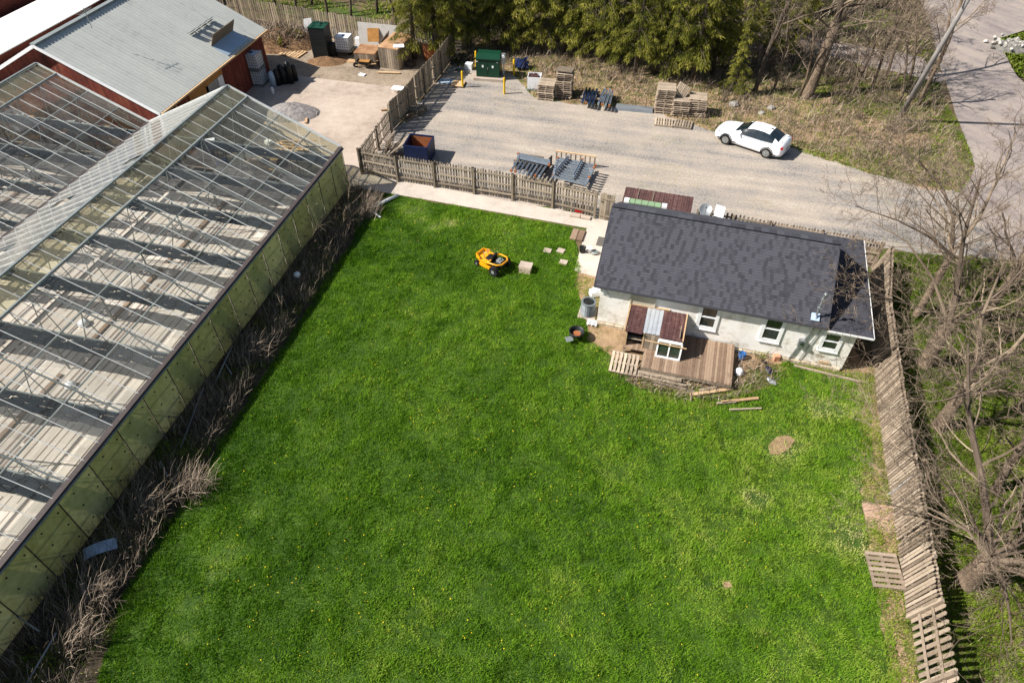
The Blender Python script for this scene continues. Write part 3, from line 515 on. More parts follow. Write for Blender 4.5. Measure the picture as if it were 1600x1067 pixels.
# saplings in the brush strip
for i, (u, v, h, ln, lb) in enumerate([(470, 400, 2.8, (.5, .2), 'leaning bare sapling beside the greenhouse wall'), (505, 380, 2.4, (-.2, .3), 'forked bare sapling near the far end of the greenhouse'), (548, 350, 2.6, (-.1, .5), 'bare sapling at the greenhouse corner by the path'), (440, 505, 1.6, (.1, .1), 'small thorny sapling at the middle of the brush strip')]):
    rs = random.Random(500 + i); t = T('sapling', lb, 'sapling', G(u, v), 0, 'saplings beside the greenhouse'); bb = MB(); grow([bb, bb], Vector((0, 0, 0)), Vector((ln[0], ln[1], 1)).normalized(), h, .035, 1, 3, rs, .05, .25, (5, 7), .55); bb.build('stems', M['twig'], t)
for i, (u, v, lb) in enumerate([(150, 945, 'pale fanned clump of dead grass at the lower left'), (300, 770, 'arching clump of dead stalks reaching over the lawn'), (230, 800, 'dead clump beside the pale blue sheet'), (395, 560, 'dead clump halfway along the greenhouse wall'), (575, 335, 'tall pale dead clump by the downpipe at the path'), (120, 1010, 'dark matted dead clump at the lower left corner')]):
    t = T('dead_grass_clump', lb, 'dead grass', G(u, v), 0, 'dead grass clumps'); c = t.location
    o = stalks('stems', lambda n: (nr.normal(0, .3, n), nr.normal(0, .3, n)), 230, M['dry'], t, (.5, 1.6), (.01, .026), lambda x, y: nr.normal(.7, .8, len(x)), .7, .6)

# ---------------------------------------------------------------- conifers
def conifer(base, h, seed, label, rad=2.4, lo=1.2, dens=1.0):
    rs = random.Random(seed); t = T('conifer_tree', label, 'conifer', base, 0, 'conifers along the back of the yard')
    tb = MB(); tb.tube([(0, 0, -.1), (.05, 0, h * .4), (0, .05, h)], [.2, .13, .02], 8); 
    bb = MB(); Vs = []; Vv = []
    z = lo
    while z < h - .3:
        f = (z - lo) / (h - lo); rr = rad * (1 - f) ** .75 * rs.uniform(.45, 1.15) + .15
        for j in range(rs.randint(4, 6)):
            a = rs.uniform(0, 6.28); L = rr * rs.uniform(.55, 1.1); n = 6; zz = z + rs.uniform(-.2, .2)
            pts = []
            for i in range(n + 1):
                s = i / n; pts.append(Vector((math.cos(a) * L * s, math.sin(a) * L * s, zz + .12 * s * L - .42 * s * s * L)))
            bb.tube(pts, [.028 * (1 - .8 * i / n) + .004 for i in range(n + 1)], 3)
            m = int(L * 92 * dens)
            bv = rs.uniform(.15, .75)
            for q in range(m):
                s = rs.random() ** .55; i = min(int(s * n), n - 1); p = pts[i].lerp(pts[i + 1], s * n - i)
                wv = .5 * (1 - s * .55) * L * .5 + .06; off = rs.uniform(-1, 1) * wv; p = p + Vector((-math.sin(a) * off, math.cos(a) * off, -abs(off) * .35 - rs.random() * .12))
                a2 = a + rs.gauss(0, .8) + (off > 0) * .5 - (off < 0) * .5; dr = rs.uniform(.3, 1.5); ll = rs.uniform(.16, .38)
                d = Vector((math.cos(a2) * math.cos(dr), math.sin(a2) * math.cos(dr), -math.sin(dr))) * ll
                sd = Vector((rs.gauss(0, 1), rs.gauss(0, 1), rs.gauss(0, 1))).normalized() * rs.uniform(.016, .034)
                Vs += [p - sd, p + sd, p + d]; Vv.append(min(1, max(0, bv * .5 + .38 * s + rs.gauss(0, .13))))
        z += rs.uniform(.3, .5)
    V = np.array([tuple(v) for v in Vs]); tb.build('trunk', M['barkdark'], t, True); bb.build('boughs', M['barkdark'], t)
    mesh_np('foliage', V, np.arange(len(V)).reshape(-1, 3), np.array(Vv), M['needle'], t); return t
protos = []
cspec = [(648, 92), (680, 76), (708, 88), (733, 76), (762, 66), (788, 78), (818, 82), (848, 84), (880, 82), (912, 90), (940, 98), (966, 104), (992, 118), (1020, 116), (1044, 124), (1082, 128), (1112, 116), (1146, 148), (700, 52), (750, 44), (800, 48), (850, 50), (905, 58), (955, 66), (1005, 76), (1055, 84), (660, 40), (1100, 70), (1120, 30), (1160, 10), (1200, 62), (1035, 30), (1250, 20), (1130, 104), (1160, 92), (1192, 84), (1232, 96)]
clab = ['at the bend of the far fence', 'second from the left in the conifer row', 'above the corner of the grey plank fence', 'left behind the green cabinet', 'directly behind the green cabinet', 'behind the right side of the green cabinet', 'behind the blue tarp', 'behind the white crate', 'above the short pallet stack', 'above the tall pallet stack', 'behind the dark blue racking', 'behind the grey racking', 'behind the grey steel sheet', 'left above the right pallet stacks', 'directly above the right pallet stacks', 'right above the right pallet stacks', 'last big one before the bare trees', 'small one on its own above the car hood',
        'in the back row behind the fence corner', 'in the back row behind the green cabinet', 'in the back row behind the tarp', 'in the back row above the white crate', 'in the back row above the tall stack', 'in the back row above the racking', 'in the back row above the steel sheet', 'in the back row above the right stacks', 'in the back row farthest to the left', 'in the back row farthest to the right', 'at the top edge right of the conifer rows', 'at the top edge above the gravel track', 'on its own beside the gravel track', 'at the top edge in the back row', 'at the top edge among the bare trees', 'right end of the front row, first of four thin ones', 'right end of the front row, second of four thin ones', 'right end of the front row, third of four thin ones', 'right end of the front row, last before the big grey tree']
for i, (u, v) in enumerate(cspec):
    lb = 'drooping yellow green conifer ' + clab[i]
    if len(protos) < 7:
        protos.append(conifer(G(u, v), rng.uniform(9.5, 12), 900 + i, lb, rng.uniform(1.9, 2.4), rng.uniform(1.6, 2.4)))
    else:
        c = retree(protos[(i * 3) % 7], G(u, v), rng.uniform(0, 6.28), lb); s = rng.uniform(.85, 1.1)
        if u == 1146: s = .5
        if u in (1130, 1160, 1192, 1232): s = .72
        c.scale = (s, s, s)

# ---------------------------------------------------------------- greenhouses
GO = Vector((-9.76, 35.14, 0)); GA = Vector((-.2351, -.972, 0)); GBd = Vector((-.972, .2351, 0)); GL = 46.0; GW = 12.35; GE = 2.6; GR = 5.5; BAY = 3.14
def gp(a, b_, z): return GO + GA * a + GBd * b_ + Vector((0, 0, z))
def greenhouse(label, b0, side_wall):
    t = T('greenhouse', label, 'greenhouse', gp(0, b0, 0), 0, None)
    mid = b0 + GW / 2; b1 = b0 + GW
    def rz(b_): return GE + (GR - GE) * (1 - abs(b_ - mid) / (GW / 2))
    fl = MB(); fl.quad(gp(0, b0 + .05, .03), gp(GL, b0 + .05, .03), gp(GL, b1, .03), gp(0, b1, .03)); fl.build('floor', M['gfloor'], t, rel=t)
    dk = MB(); st = MB()
    rs = random.Random(int(b0) + 3)
    for i in range(26):      # channels and boards running the length of the floor
        bb_ = b0 + .9 + i * (GW - 1.4) / 26 + rs.uniform(-.12, .12); wv = rs.choice([.03, .04, .05, .06, .1])
        a0 = 2.6 + rs.uniform(0, 1.5)
        while a0 < GL - 1:
            a1 = min(GL, a0 + rs.uniform(2.5, 9))
            st.quad(gp(a0, bb_, .036), gp(a1, bb_, .036), gp(a1, bb_ + wv, .036), gp(a0, bb_ + wv, .036)); a0 = a1 + rs.uniform(0, 1.2)
    st.build('floor_channel', M['chan'], t, rel=t)
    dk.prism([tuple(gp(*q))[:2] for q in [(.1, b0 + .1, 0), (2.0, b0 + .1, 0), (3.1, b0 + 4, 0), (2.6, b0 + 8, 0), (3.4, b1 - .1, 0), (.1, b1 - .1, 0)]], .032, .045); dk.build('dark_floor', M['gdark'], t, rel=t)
    bd = MB()
    for a0, a1, bb_ in [(3.2, 9, 6.2), (9.5, 15.5, 6.25), (17, 27, 6.3), (28, 43, 6.1)]: bd.bar(gp(a0, b0 + bb_, .08), gp(a1, b0 + bb_ + .1, .08), .2, .08)
    bd.build('wooden_walkway', M['deck'], t, rel=t)
    # roof panes
    step = .785; nA = int(GL / step)
    g = MB(); vn_ = MB(); hz = MB(); rows = [0, 1.7, 3.4, 5.1]
    for i in range(nA):
        a0 = i * step + .03; a1 = (i + 1) * step - .03
        for j in range(3):
            if rs.random() < .035: continue
            q0 = b0 + rows[j] + .02; q1 = b0 + rows[j + 1] - .02
            g.quad(gp(a0, q0, rz(q0)), gp(a1, q0, rz(q0)), gp(a1, q1, rz(q1)), gp(a0, q1, rz(q1)), rv=rs.random() ** 2)
        q0 = b0 + rows[3] + .02; q1 = mid - .02
        vn_.quad(gp(a0, q0, rz(q0) + .05), gp(a1, q0, rz(q0) + .05), gp(a1, q1, rz(q1) + .03), gp(a0, q1, rz(q1) + .03), rv=rs.uniform(.2, 1))
        for j in range(4):
            if rs.random() < .02: continue
            q0 = mid + j * GW / 8 + .02; q1 = mid + (j + 1) * GW / 8 - .02
            hz.quad(gp(a0, q0, rz(q0)), gp(a1, q0, rz(q0)), gp(a1, q1, rz(q1)), gp(a0, q1, rz(q1)), rv=rs.uniform(.2, 1))
    g.build('roof_glass', M['glass'], t, rel=t); vn_.build('ridge_vent', M['vent'], t, rel=t); hz.build('far_roof_glass', M['hazeglass'], t, rel=t)
    bars = MB()
    for i in range(nA + 1):
        a = i * step
        bars.bar(gp(a, b0, rz(b0) + .02), gp(a, mid, rz(mid) + .02), .022, .035); bars.bar(gp(a, mid, rz(mid) + .02), gp(a, b1, rz(b1) + .02), .016, .02)
    bars.build('glazing_bars', M['alu'], t, rel=t)
    pl = MB()
    for q in (1.7, 3.4, GW - 1.5, GW - 3, GW - 4.5): pl.bar(gp(0, b0 + q, rz(b0 + q) - .05), gp(GL, b0 + q, rz(b0 + q) - .05), .05, .06)
    pl.bar(gp(0, mid, GR + .05), gp(GL, mid, GR + .05), .12, .08); pl.bar(gp(0, b0 + 5.1, rz(b0 + 5.1) + .03), gp(GL, b0 + 5.1, rz(b0 + 5.1) + .03), .09, .09)
    pl.build('purlins', M['alugrey'], t, rel=t)
    tr0 = cu0 = None
    for i in range(int(GL / BAY) + 1):
        a = .9 + i * BAY
        if tr0 is None:
            tr = MB(); tr.bar(gp(a, b0, GE - .15), gp(a, b1, GE - .15), .06, .08)
            tr.bar(gp(a, b0, GE - .02), gp(a, mid, GR - .12), .05, .07); tr.bar(gp(a, mid, GR - .12), gp(a, b1, GE - .02), .05, .07)
            for q in range(1, 12):
                x0 = b0 + GW * q / 12; x1 = b0 + GW * (q + (1 if q % 2 else -1) * .6) / 12; tr.bar(gp(a, x0, GE - .15), gp(a, x1, rz(x1) - .12), .03, .03)
            tr.bar(gp(a, b0 + .15, 0), gp(a, b0 + .15, GE), .07, .07); tr.bar(gp(a, mid, 0), gp(a, mid, GE), .06, .06)
            tr0 = tr.build('truss', M['alugrey'], t, rel=t)
            cu = MB(); k = 18
            for q in range(k):
                x0 = b0 + .25 + q * (GW - .5) / k; x1 = b0 + .25 + (q + 1) * (GW - .5) / k
                for s in range(4):
                    cu.bar(gp(a + .1 + s * .18 + rs.uniform(-.05, .05), x0, GE - .12 - rs.uniform(0, .14)), gp(a + .1 + s * .18 + rs.uniform(-.05, .05), x1, GE - .12 - rs.uniform(0, .14)), .19, .05)
            cu0 = cu.build('shade_curtain', M['curtain'], t, rel=t)
        else:
            c = tr0.copy(); C.objects.link(c); c.location = GA * (i * BAY)
            c = cu0.copy(); C.objects.link(c); c.location = GA * (i * BAY) + Vector((0, 0, rng.uniform(-.02, .02)))
    gt = MB(); gt.bar(gp(0, b0 - .02, GE - .02), gp(GL, b0 - .02, GE - .02), .22, .12); gt.build('gutter', M['gutter'], t, rel=t)
    rl = MB(); rl.bar(gp(0, b0 - .17, GE - .07), gp(GL, b0 - .17, GE - .07), .05, .06); rl.build('eave_rail', M['galv'], t, rel=t)
    # far gable
    ga = MB(); n = 10
    for i in range(n):
        x0 = b0 + i * GW / n + .02; x1 = b0 + (i + 1) * GW / n - .02; ga.quad(gp(0, x0, 0), gp(0, x1, 0), gp(0, x1, rz(x1) - .02), gp(0, x0, rz(x0) - .02), rv=rs.random())
    ga.build('gable_wall', M['vent'], t, rel=t)
    gb = MB(); gb.bar(gp(-.03, b0, GE + .02), gp(-.03, mid, GR + .02), .1, .1); gb.bar(gp(-.03, mid, GR + .02), gp(-.03, b1, GE + .02), .1, .1); gb.build('gable_trim', M['alu'], t, rel=t)
    if side_wall:
        wl = MB(); n = int(GL / 1.57)
        for i in range(n):
            a0 = i * 1.57 + .01; a1 = (i + 1) * 1.57 - .01
            if 31 < a0 < 33.6:
                wl.slab([gp(a0, b0 - .02, 2.0), gp(a1, b0 - .02, 2.0), gp(a1, b0 - .02, GE - .1), gp(a0, b0 - .02, GE - .1)], .02); continue
            q = [gp(a0, b0 - .02, 0), gp(a1, b0 - .02, 0), gp(a1, b0 - .02, GE - .1), gp(a0, b0 - .02, GE - .1)]; wl.quad(*q)
        wl.build('wall_panels', M['frp'], t, rel=t)
        for i in range(n + 1):
            sm = MB(); sm.bar(gp(i * 1.57, b0 - .045, 0), gp(i * 1.57, b0 - .045, GE - .1), .035, .02, (1, 0, 0)); sm.build('wall_seam', M['gutter'], t, rel=t)
        sc_ = MB()
        for i in range(n * 2):
            for z in (.5, 1.3, 2.05): sc_.box(gp(i * .785 + .2, b0 - .04, z), (.045, .045, .045))
        sc_.build('wall_bolts', M['gutter'], t, rel=t)
        bx = MB(); bx.box(gp(32.5, b0 + .5, .9), (.5, .5, 1.0)); bx.build('vent_fan', M['black'], t, rel=t)
    return t
greenhouse('near greenhouse with white floor and yellow green side wall along the lawn', 0, True)
greenhouse('second greenhouse farther left, touching the red barn', GW, False)
greenhouse('third greenhouse at the far left edge', 2 * GW, False)

# clutter in the greenhouses
def crate_obj(name, label, cat, loc, d, m, rz=YAW, group=None):
    b = MB(); b.box((0, 0, d[2] / 2), d); o = b.build(name, m); o.location = loc; o.rotation_euler = (0, 0, rz); tag(o, label, cat, group); return o
def barrel(label, loc, r=.3, h=.9, m='blue', name='barrel', group=None):
    b = MB(); b.lathe((0, 0, 0), [(0, 0), (r * .92, 0), (r, .05), (r * 1.03, h * .33), (r, h * .36), (r * 1.03, h * .66), (r, h * .7), (r * .94, h - .03), (r * .9, h), (r * .85, h - .03), (0, h - .03)], 18)
    o = b.build(name, M[m], None, True); o.location = loc; tag(o, label, 'barrel', group); return o
barrel('blue plastic barrel inside the near greenhouse by its far end', G(352, 268, .05), .35, .85)
barrel('white drum inside the near greenhouse right of the blue barrel', G(383, 272, .05), .25, .5, 'whiteplastic', 'drum')
i = 0
for u, v, n, lb in [(460, 235, 9, 'pile of loose boards near the glass end wall of the greenhouse'), (345, 225, 7, 'loose boards lying left of the blue barrel'), (120, 200, 8, 'boards heaped on the floor of the second greenhouse'), (420, 262, 6, 'broken boards beside the greenhouse side wall'), (65, 240, 7, 'tan sheets and boards in the second greenhouse')]:
    p = G(u, v, .05); t = T('lumber_pile', lb, 'lumber', p, 0, 'lumber heaps inside the greenhouses'); 
    for j in range(n):
        b = MB(); a = rng.uniform(-.5, .5) + YAW; L = rng.uniform(1, 2.6); c = Vector((rng.uniform(-.6, .6), rng.uniform(-.5, .5), .06 + .05 * j)); d = Vector((math.cos(a), math.sin(a), rng.uniform(-.03, .03))) * L / 2; b.bar(c - d, c + d, rng.uniform(.08, .3), .03); b.build('board', M['woodtan'], t)
def bench(label, loc, rz, L=2.4):
    t = T('work_bench', label, 'bench', loc, rz, 'work benches inside the greenhouses'); b = MB(); b.box((0, 0, .8), (L, 1.0, .06)); b.build('bench_top', M['gdark'], t)
    for x in (-1, 1):
        for y in (-1, 1): b = MB(); b.box((x * (L / 2 - .1), y * .42, .385), (.06, .06, .77)); b.build('leg', M['alugrey'], t)
GZ = math.atan2(-.2351 * 1, .972)
bench('dark bench by the middle of the greenhouse end', gp(1.2, 6.5, .05), R(-13)); bench('dark bench near the eave at the end of the near greenhouse', gp(1.2, 2.2, .05), R(-13)); bench('dark bench across the second greenhouse under the barn wall', gp(1.6, 19.5, .05), R(-13), 3.2); bench('dark bench at the gutter side of the second greenhouse', gp(1.6, 14.6, .05), R(-13), 3)
def rack(label, a, b_, L_=3.0):
    t = T('storage_rack', label, 'rack', gp(a, b_, .05), R(-13.6), 'storage racks at the greenhouse ends')
    for z in (.5, 1.2, 1.9): b = MB(); b.box((0, 0, z), (L_, .7, .04)); b.build('shelf', M['wood'], t)
    for x in (-1, 1):
        for y in (-1, 1): b = MB(); b.box((x * (L_ / 2 - .03), y * .33, 1.0), (.05, .05, 2.0)); b.build('upright', M['gutter'], t)
for i, (a, b_, lb) in enumerate([(.6, 4.3, 'dark rack near the corner of the near greenhouse end'), (.6, 9.0, 'dark rack left of the blue barrel'), (.6, 14.2, 'dark rack right in the second greenhouse, in front of the barn'), (.6, 17.6, 'middle dark rack of the second greenhouse end'), (.6, 21.2, 'dark rack left in the second greenhouse end')]):
    rack(lb, a, b_)
    for j, (dx, z) in enumerate([(-.9, 1.97), (.1, 1.97), (1.0, 1.97), (-.4, 1.27), (.7, 1.27)]):
        c = gp(a, b_, z) + Vector((math.cos(R(-13.6)), math.sin(R(-13.6)), 0)) * dx; s = rng.uniform(.35, .6)
        crate_obj('storage_box', ['left', 'middle', 'right', 'lower left', 'lower right'][j] + ' box on the ' + lb.split(',')[0], 'box', c, (s, s * .8, s * rng.uniform(.4, .8)), M[rng.choice(['osb', 'darkwood', 'whiteplastic', 'woodtan', 'alugrey', 'bluedark', 'gutter'])], rng.uniform(-.5, .5), 'boxes on the racks')
for u, v, m, s, lb in [(62, 215, 'osb', .9, 'tan box in the second greenhouse'), (150, 170, 'whiteplastic', .6, 'white box below the barn wall in the second greenhouse'), (320, 262, 'darkwood', .8, 'dark box left of the blue barrel'), (420, 225, 'whiteplastic', .4, 'small white box among the boards in the near greenhouse'), (330, 285, 'woodtan', .5, 'tan box in front of the blue barrel'), (100, 228, 'darkwood', .8, 'dark box in the second greenhouse beside the tan box'), (205, 150, 'white', .7, 'pale box near the gutter of the second greenhouse'), (250, 205, 'red', .3, 'small red box under the ridge of the near greenhouse')]:
    crate_obj('storage_box', lb, 'box', G(u, v, .05), (s, s * .8, s * .6), M[m], rng.uniform(-.6, .6), 'boxes inside the greenhouses')
for i, (a, b_, s, lb) in enumerate([(14, 7.4, .5, 'white sack on the greenhouse floor, second bay'), (17.5, 5.4, .45, 'white sack on the greenhouse floor near the dark wood strip'), (22, 4.2, .5, 'white sack on the greenhouse floor in the middle bay')]):
    b = MB(); b.lathe((0, 0, 0), [(0, 0), (s * .5, .0), (s * .55, s * .25), (s * .3, s * .5), (0, s * .52)], 9); o = b.build('sack', M['whiteplastic'], None, True); o.location = gp(a, b_, .05); tag(o, lb, 'sack', 'sacks on the greenhouse floor')

# ---------------------------------------------------------------- red barn
def barn():
    ea = G(416, 46, 3); eb = G(250, 178, 3)
    d = (ea - eb); d.z = 0; L = d.length; d.normalize(); n = Vector((-d.y, d.x, 0))    # n points away to the left
    t = T('red_barn', 'red walled barn with a pale metal roof at the upper left', 'barn', (eb.x, eb.y, 0), math.atan2(d.y, d.x))
    W_ = 6.9; H1 = 3.0; H2 = 6.4; r = MB()
    # local: x along ridge, y toward the left slope
    def roofz(y): return H2 - (H2 - H1) * abs(y - W_) / W_
    r = MB(); N = 46; wx = (L + .0) / N
    for sgn in (0, 1):
        for i in range(N):
            x0 = i * wx; x1 = x0 + wx - .012; y0, y1 = (0, W_) if sgn == 0 else (2 * W_, W_)
            r.slab([(x0, y0, roofz(y0)), (x1, y0, roofz(y0)), (x1, y1, H2), (x0, y1, H2)], .05); r.bar((x0, y0, roofz(y0) + .012), (x0, y1, H2 + .012), .04, .03, rv=.9)
    r.build('roof', M['barnroof'], t)
    b = MB(); b.bar((0, W_, H2 + .05), (L, W_, H2 + .05), .35, .06); b.build('ridge_cap', M['alugrey'], t)
    b = MB(); ov = .35
    nb = 60
    for i in range(nb):   # long wall boards facing the yard
        x0 = ov + i * (L - 2 * ov) / nb; x1 = x0 + (L - 2 * ov) / nb - .01
        if 5.1 < x0 < 7.2: continue
        b.box(((x0 + x1) / 2, ov, 1.42), (x1 - x0, .06, 2.84))
    for i in range(70):
        y0 = ov + i * (2 * W_ - 2 * ov) / 70; y1 = y0 + (2 * W_ - 2 * ov) / 70 - .01; ym = (y0 + y1) / 2; z = roofz(ym) - .14
        b.box((ov, ym, z / 2), (.06, y1 - y0, z)); b.box((L - ov, ym, z / 2), (.06, y1 - y0, z))
    for i in range(30):
        x0 = ov + i * (L - 2 * ov) / 30; b.box((x0 + .2, 2 * W_ - ov, 1.42), (.41, .06, 2.84))
    b.build('walls', M['barnred'], t)
    b = MB(); b.box((6.15, ov - .02, 2.55), (2.2, .05, .55)); b.box((4.2, ov - .04, 2.3), (1.8, .03, .8)); b.build('board_patch', M['osb'], t)
    b = MB(); b.box((6.0, ov + .02, 1.12), (1.15, .06, 2.24)); dd = b.build('door', M['galv'], t); b = MB(); b.box((5.55, ov - .04, 1.1), (.05, .08, .14)); b.build('handle', M['black'], dd)
    b = MB(); b.box((6.95, ov + .03, 1.12), (.6, .05, 2.2)); b.build('door_frame', M['white'], t)
    b = MB(); b.bar((0, -.06, H1 - .06), (L, -.06, H1 - .06), .12, .1); b.bar((1.8, .25, .3), (1.8, .25, 2.9), .08, .08); b.build('gutter', M['woodtan'], t)
    b = MB(); b.bar((-.02, 0, H1 - .05), (-.02, W_, H2 - .05), .05, .18); b.bar((-.02, W_, H2 - .05), (-.02, 2 * W_, H1 - .05), .05, .18); b.build('rake_board', M['white'], t)
    b = MB(); b.box((3, 5.2, H2 + .6), (.03, .03, 1.2)); b.bar((2.5, 5.2, H2 + .9), (3.6, 5.2, H2 + 1.0), .02, .02); 
    for q in range(6): b.bar((2.6 + q * .18, 4.9, H2 + .92), (2.6 + q * .18, 5.5, H2 + .92), .012, .012)
    b.build('aerial', M['alugrey'], t)
    # vent upstand and dish frame on the slope
    b = MB(); zc = roofz(.9)
    b.slab([(8.2, 1.25, roofz(1.25) + .03), (11.0, 1.25, roofz(1.25) + .03), (11.0, .9, roofz(.9) + 1.0), (8.2, .9, roofz(.9) + 1.0)], .05); b.build('roof_hatch_lid', M['wood'], t)
    b = MB(); b.slab([(8.2, .15, roofz(.15) + .06), (11, .15, roofz(.15) + .06), (11, 1.2, roofz(1.2) + .06), (8.2, 1.2, roofz(1.2) + .06)], .04); b.build('roof_hatch', M['paleblue'], t)
    b = MB()
    for q in range(4): b.box((8.3 + q * .75, 2.5, roofz(2.5) + .25), (.5, .35, .04), 0, -.4)
    b.bar((8.1, 2.5, roofz(2.5) + .1), (10.9, 2.5, roofz(2.5) + .1), .05, .05)
    for q in (8.5, 9.8): b.bar((q, 1.3, roofz(1.3) + .4), (q, 2.5, roofz(2.5) + .15), .04, .04)
    b.build('solar_rack', M['alugrey'], t)
    return t
M['barnroof'] = mat('white_metal_roof', [(.05, srgb(150, 152, 148)), (.35, srgb(176, 178, 172)), (.9, srgb(190, 191, 184))], ((.25, .4), (2, .25), (9, .2)), .3, .85, spec=.15)
M['whiteroof'] = S('bright_white_roof', (216, 216, 212), .08, .8)
M['greyroof'] = S('blue_grey_roof', (132, 140, 146), .12, .8)
barn()

def side_shed(name, label, n0, n1, d0, d1, z0, z1, rm, wm):
    ea = G(416, 46, 3); eb = G(250, 178, 3); d = ea - eb; d.z = 0; d.normalize()
    t = T(name, label, 'building', (eb.x, eb.y, 0), math.atan2(d.y, d.x)); b = MB()
    k = int((d1 - d0) / .4)
    for i in range(k):
        x0 = d0 + i * .4; b.slab([(x0, n0, z0), (x0 + .385, n0, z0), (x0 + .385, n1, z1), (x0, n1, z1)], .06)
    b.build('roof', rm, t); b = MB()
    zz = lambda n: z0 + (z1 - z0) * (n - n0) / (n1 - n0) - .12
    for n_ in (n0 + .3, n1 - .3): b.box(((d0 + d1) / 2, n_, zz(n_) / 2), (d1 - d0 - .4, .1, zz(n_)))
    for x in (d0 + .25, d1 - .25): b.box((x, (n0 + n1) / 2, zz(n0) / 2), (.1, n1 - n0 - .8, min(zz(n0), zz(n1))))
    b.build('walls', wm, t)
side_shed('white_roofed_shed', 'long low building with a bright white roof behind the red barn', 14.3, 21.2, .5, 40, 3.6, 2.7, M['whiteroof'], M['barnred'])
side_shed('grey_roofed_shed', 'grey roofed building at the top left corner of the photo', 22.2, 32, 6, 45, 3.6, 3.2, M['greyroof'], M['barnred'])

# ---------------------------------------------------------------- the white house
H0 = Vector((4.02, 23.40, 0))
def hp(s, t_, z): return H0 + E1 * s + E2 * t_ + Vector((0, 0, z))
def house():
    t = T('white_house', 'small white stucco house with a charcoal shingle roof', 'house', H0, YAW)
    L, Dp, Hh = 9.65, 6.3, 2.62; zr = 4.52; tr = 3.2; te = -.25; ze = 2.52
    b = MB(); b.box((4.82, .1, Hh / 2 + .05), (9.64, .2, Hh - .3)); b.box((4.82, Dp - .1, Hh / 2), (9.64, .2, Hh)); 
    b.add([(0, .2, .0), (0, Dp - .2, 0), (0, Dp - .2, 2.5), (0, tr, zr - .25), (0, .2, 2.5), (.2, .2, 0), (.2, Dp - .2, 0), (.2, Dp - .2, 2.5), (.2, tr, zr - .25), (.2, .2, 2.5)], [(0, 4, 3, 2, 1), (5, 6, 7, 8, 9), (3, 4, 9, 8), (2, 3, 8, 7)])
    b.add([(9.44, .2, .0), (9.44, Dp - .2, 0), (9.44, Dp - .2, 2.6), (9.44, tr, zr - .15), (9.44, .2, 2.6), (9.64, .2, 0), (9.64, Dp - .2, 0), (9.64, Dp - .2, 2.6), (9.64, tr, zr - .15), (9.64, .2, 2.6)], [(0, 4, 3, 2, 1), (5, 6, 7, 8, 9), (3, 4, 9, 8), (2, 3, 8, 7)])
    b.box((10.32, .1, 1.24), (1.34, .2, 2.3)); b.box((10.89, 3.15, 1.2), (.2, 5.9, 2.2)); b.box((10.3, Dp - .12, 1.2), (1.3, .2, 2.2))
    b.build('walls', M['stucco'], t)
    b = MB()
    for i in range(26): b.box((.21 + i * .42, -.02, .06 + rng.random() * .03), (.40, .2, .2))
    b.build('foundation', M['stone'], t)
    # shingled roof: courses of tabs
    def slope(b, s0, s1, t0, z0, t1, z1, skew=0., course=.125):
        Ls = math.hypot(t1 - t0, z1 - z0); nc = int(Ls / course)
        tone = {}
        for i in range(nc):
            f0 = i / nc; f1 = (i + 1) / nc; r2 = i // 2
            if i % 2 == 0: sh = rng.uniform(0, .16); tone = {}
            x = s0 - sh
            while x < s1:
                wv = .15; kk = int((x - s0 + sh) / .15 + .5); tone.setdefault(kk, rng.uniform(.18, .38) if (rng.random() < .42 and tone.get(kk - 1, 1) > .45) else rng.uniform(.5, .8)); xa = max(x, s0); xb = min(x + wv, s1); x += wv
                if xb - xa < .02: continue
                def P(xx, f, lift): 
                    return (xx, t0 + (t1 - t0) * f + skew * f * (xx - s0) / (s1 - s0), z0 + (z1 - z0) * f + lift)
                rv = tone[kk] + rng.uniform(-.06, .1); rv = min(1, max(0, rv if rng.random() > .08 else rng.random()))
                lf = .012 + (.008 if rv > .5 else 0)
                b.add([P(xa, f0, lf), P(xb, f0, lf), P(xb, f1, .002), P(xa, f1, .002), P(xa, f0, 0), P(xb, f0, 0)], [(0, 1, 2, 3), (4, 5, 1, 0)], rv)
    b = MB(); slope(b, -.27, 9.66, te, ze, tr, zr, -.15); slope(b, -.27, 9.66, Dp + .25, ze, tr, zr, 0)
    b.mat = 0
    rf = b.build('roof', M['shingle'], t)
    b = MB(); b.slab([(-.26, te + .02, ze - .09), (9.65, te + .02, ze - .09), (9.65, tr, zr - .12), (-.26, tr, zr - .12)], .08); b.slab([(-.26, Dp + .22, ze - .09), (9.65, Dp + .22, ze - .09), (9.65, tr, zr - .12), (-.26, tr, zr - .12)], .08); b.build('roof_deck', M['stucco'], rf)
    b = MB()
    for i in range(30): b.bar((-.27 + i * .331, tr - .005 * i, zr + .015), (.07 + i * .331, tr - .005 * i, zr + .02), .28, .03)
    b.build('ridge_cap', M['shingle'], rf)
    b = MB(); b.bar((-.28, te - .02, ze - .05), (9.66, te - .02, ze - .05), .03, .12); b.bar((9.68, te, ze - .05), (9.68, tr - .15, zr - .06), .03, .14); b.bar((-.29, te, ze - .05), (-.29, tr, zr - .06), .03, .14); b.build('fascia', M['shingle'], rf)
    b = MB(); slope(b, 9.69, 11.52, te - .0, 2.40, 6.5, 2.55); rf2 = b.build('lower_roof', M['shingle'], t)
    b = MB(); b.slab([(9.69, te, 2.395), (11.5, te, 2.395), (11.5, 6.5, 2.545), (9.69, 6.5, 2.545)], .1); b.build('roof_deck', M['stucco'], rf2)
    b = MB(); b.bar((9.7, te - .03, 2.37), (11.54, te - .03, 2.36), .03, .08); b.bar((11.55, te - .03, 2.36), (11.55, 6.5, 2.51), .03, .08); b.build('fascia', M['white'], rf2)
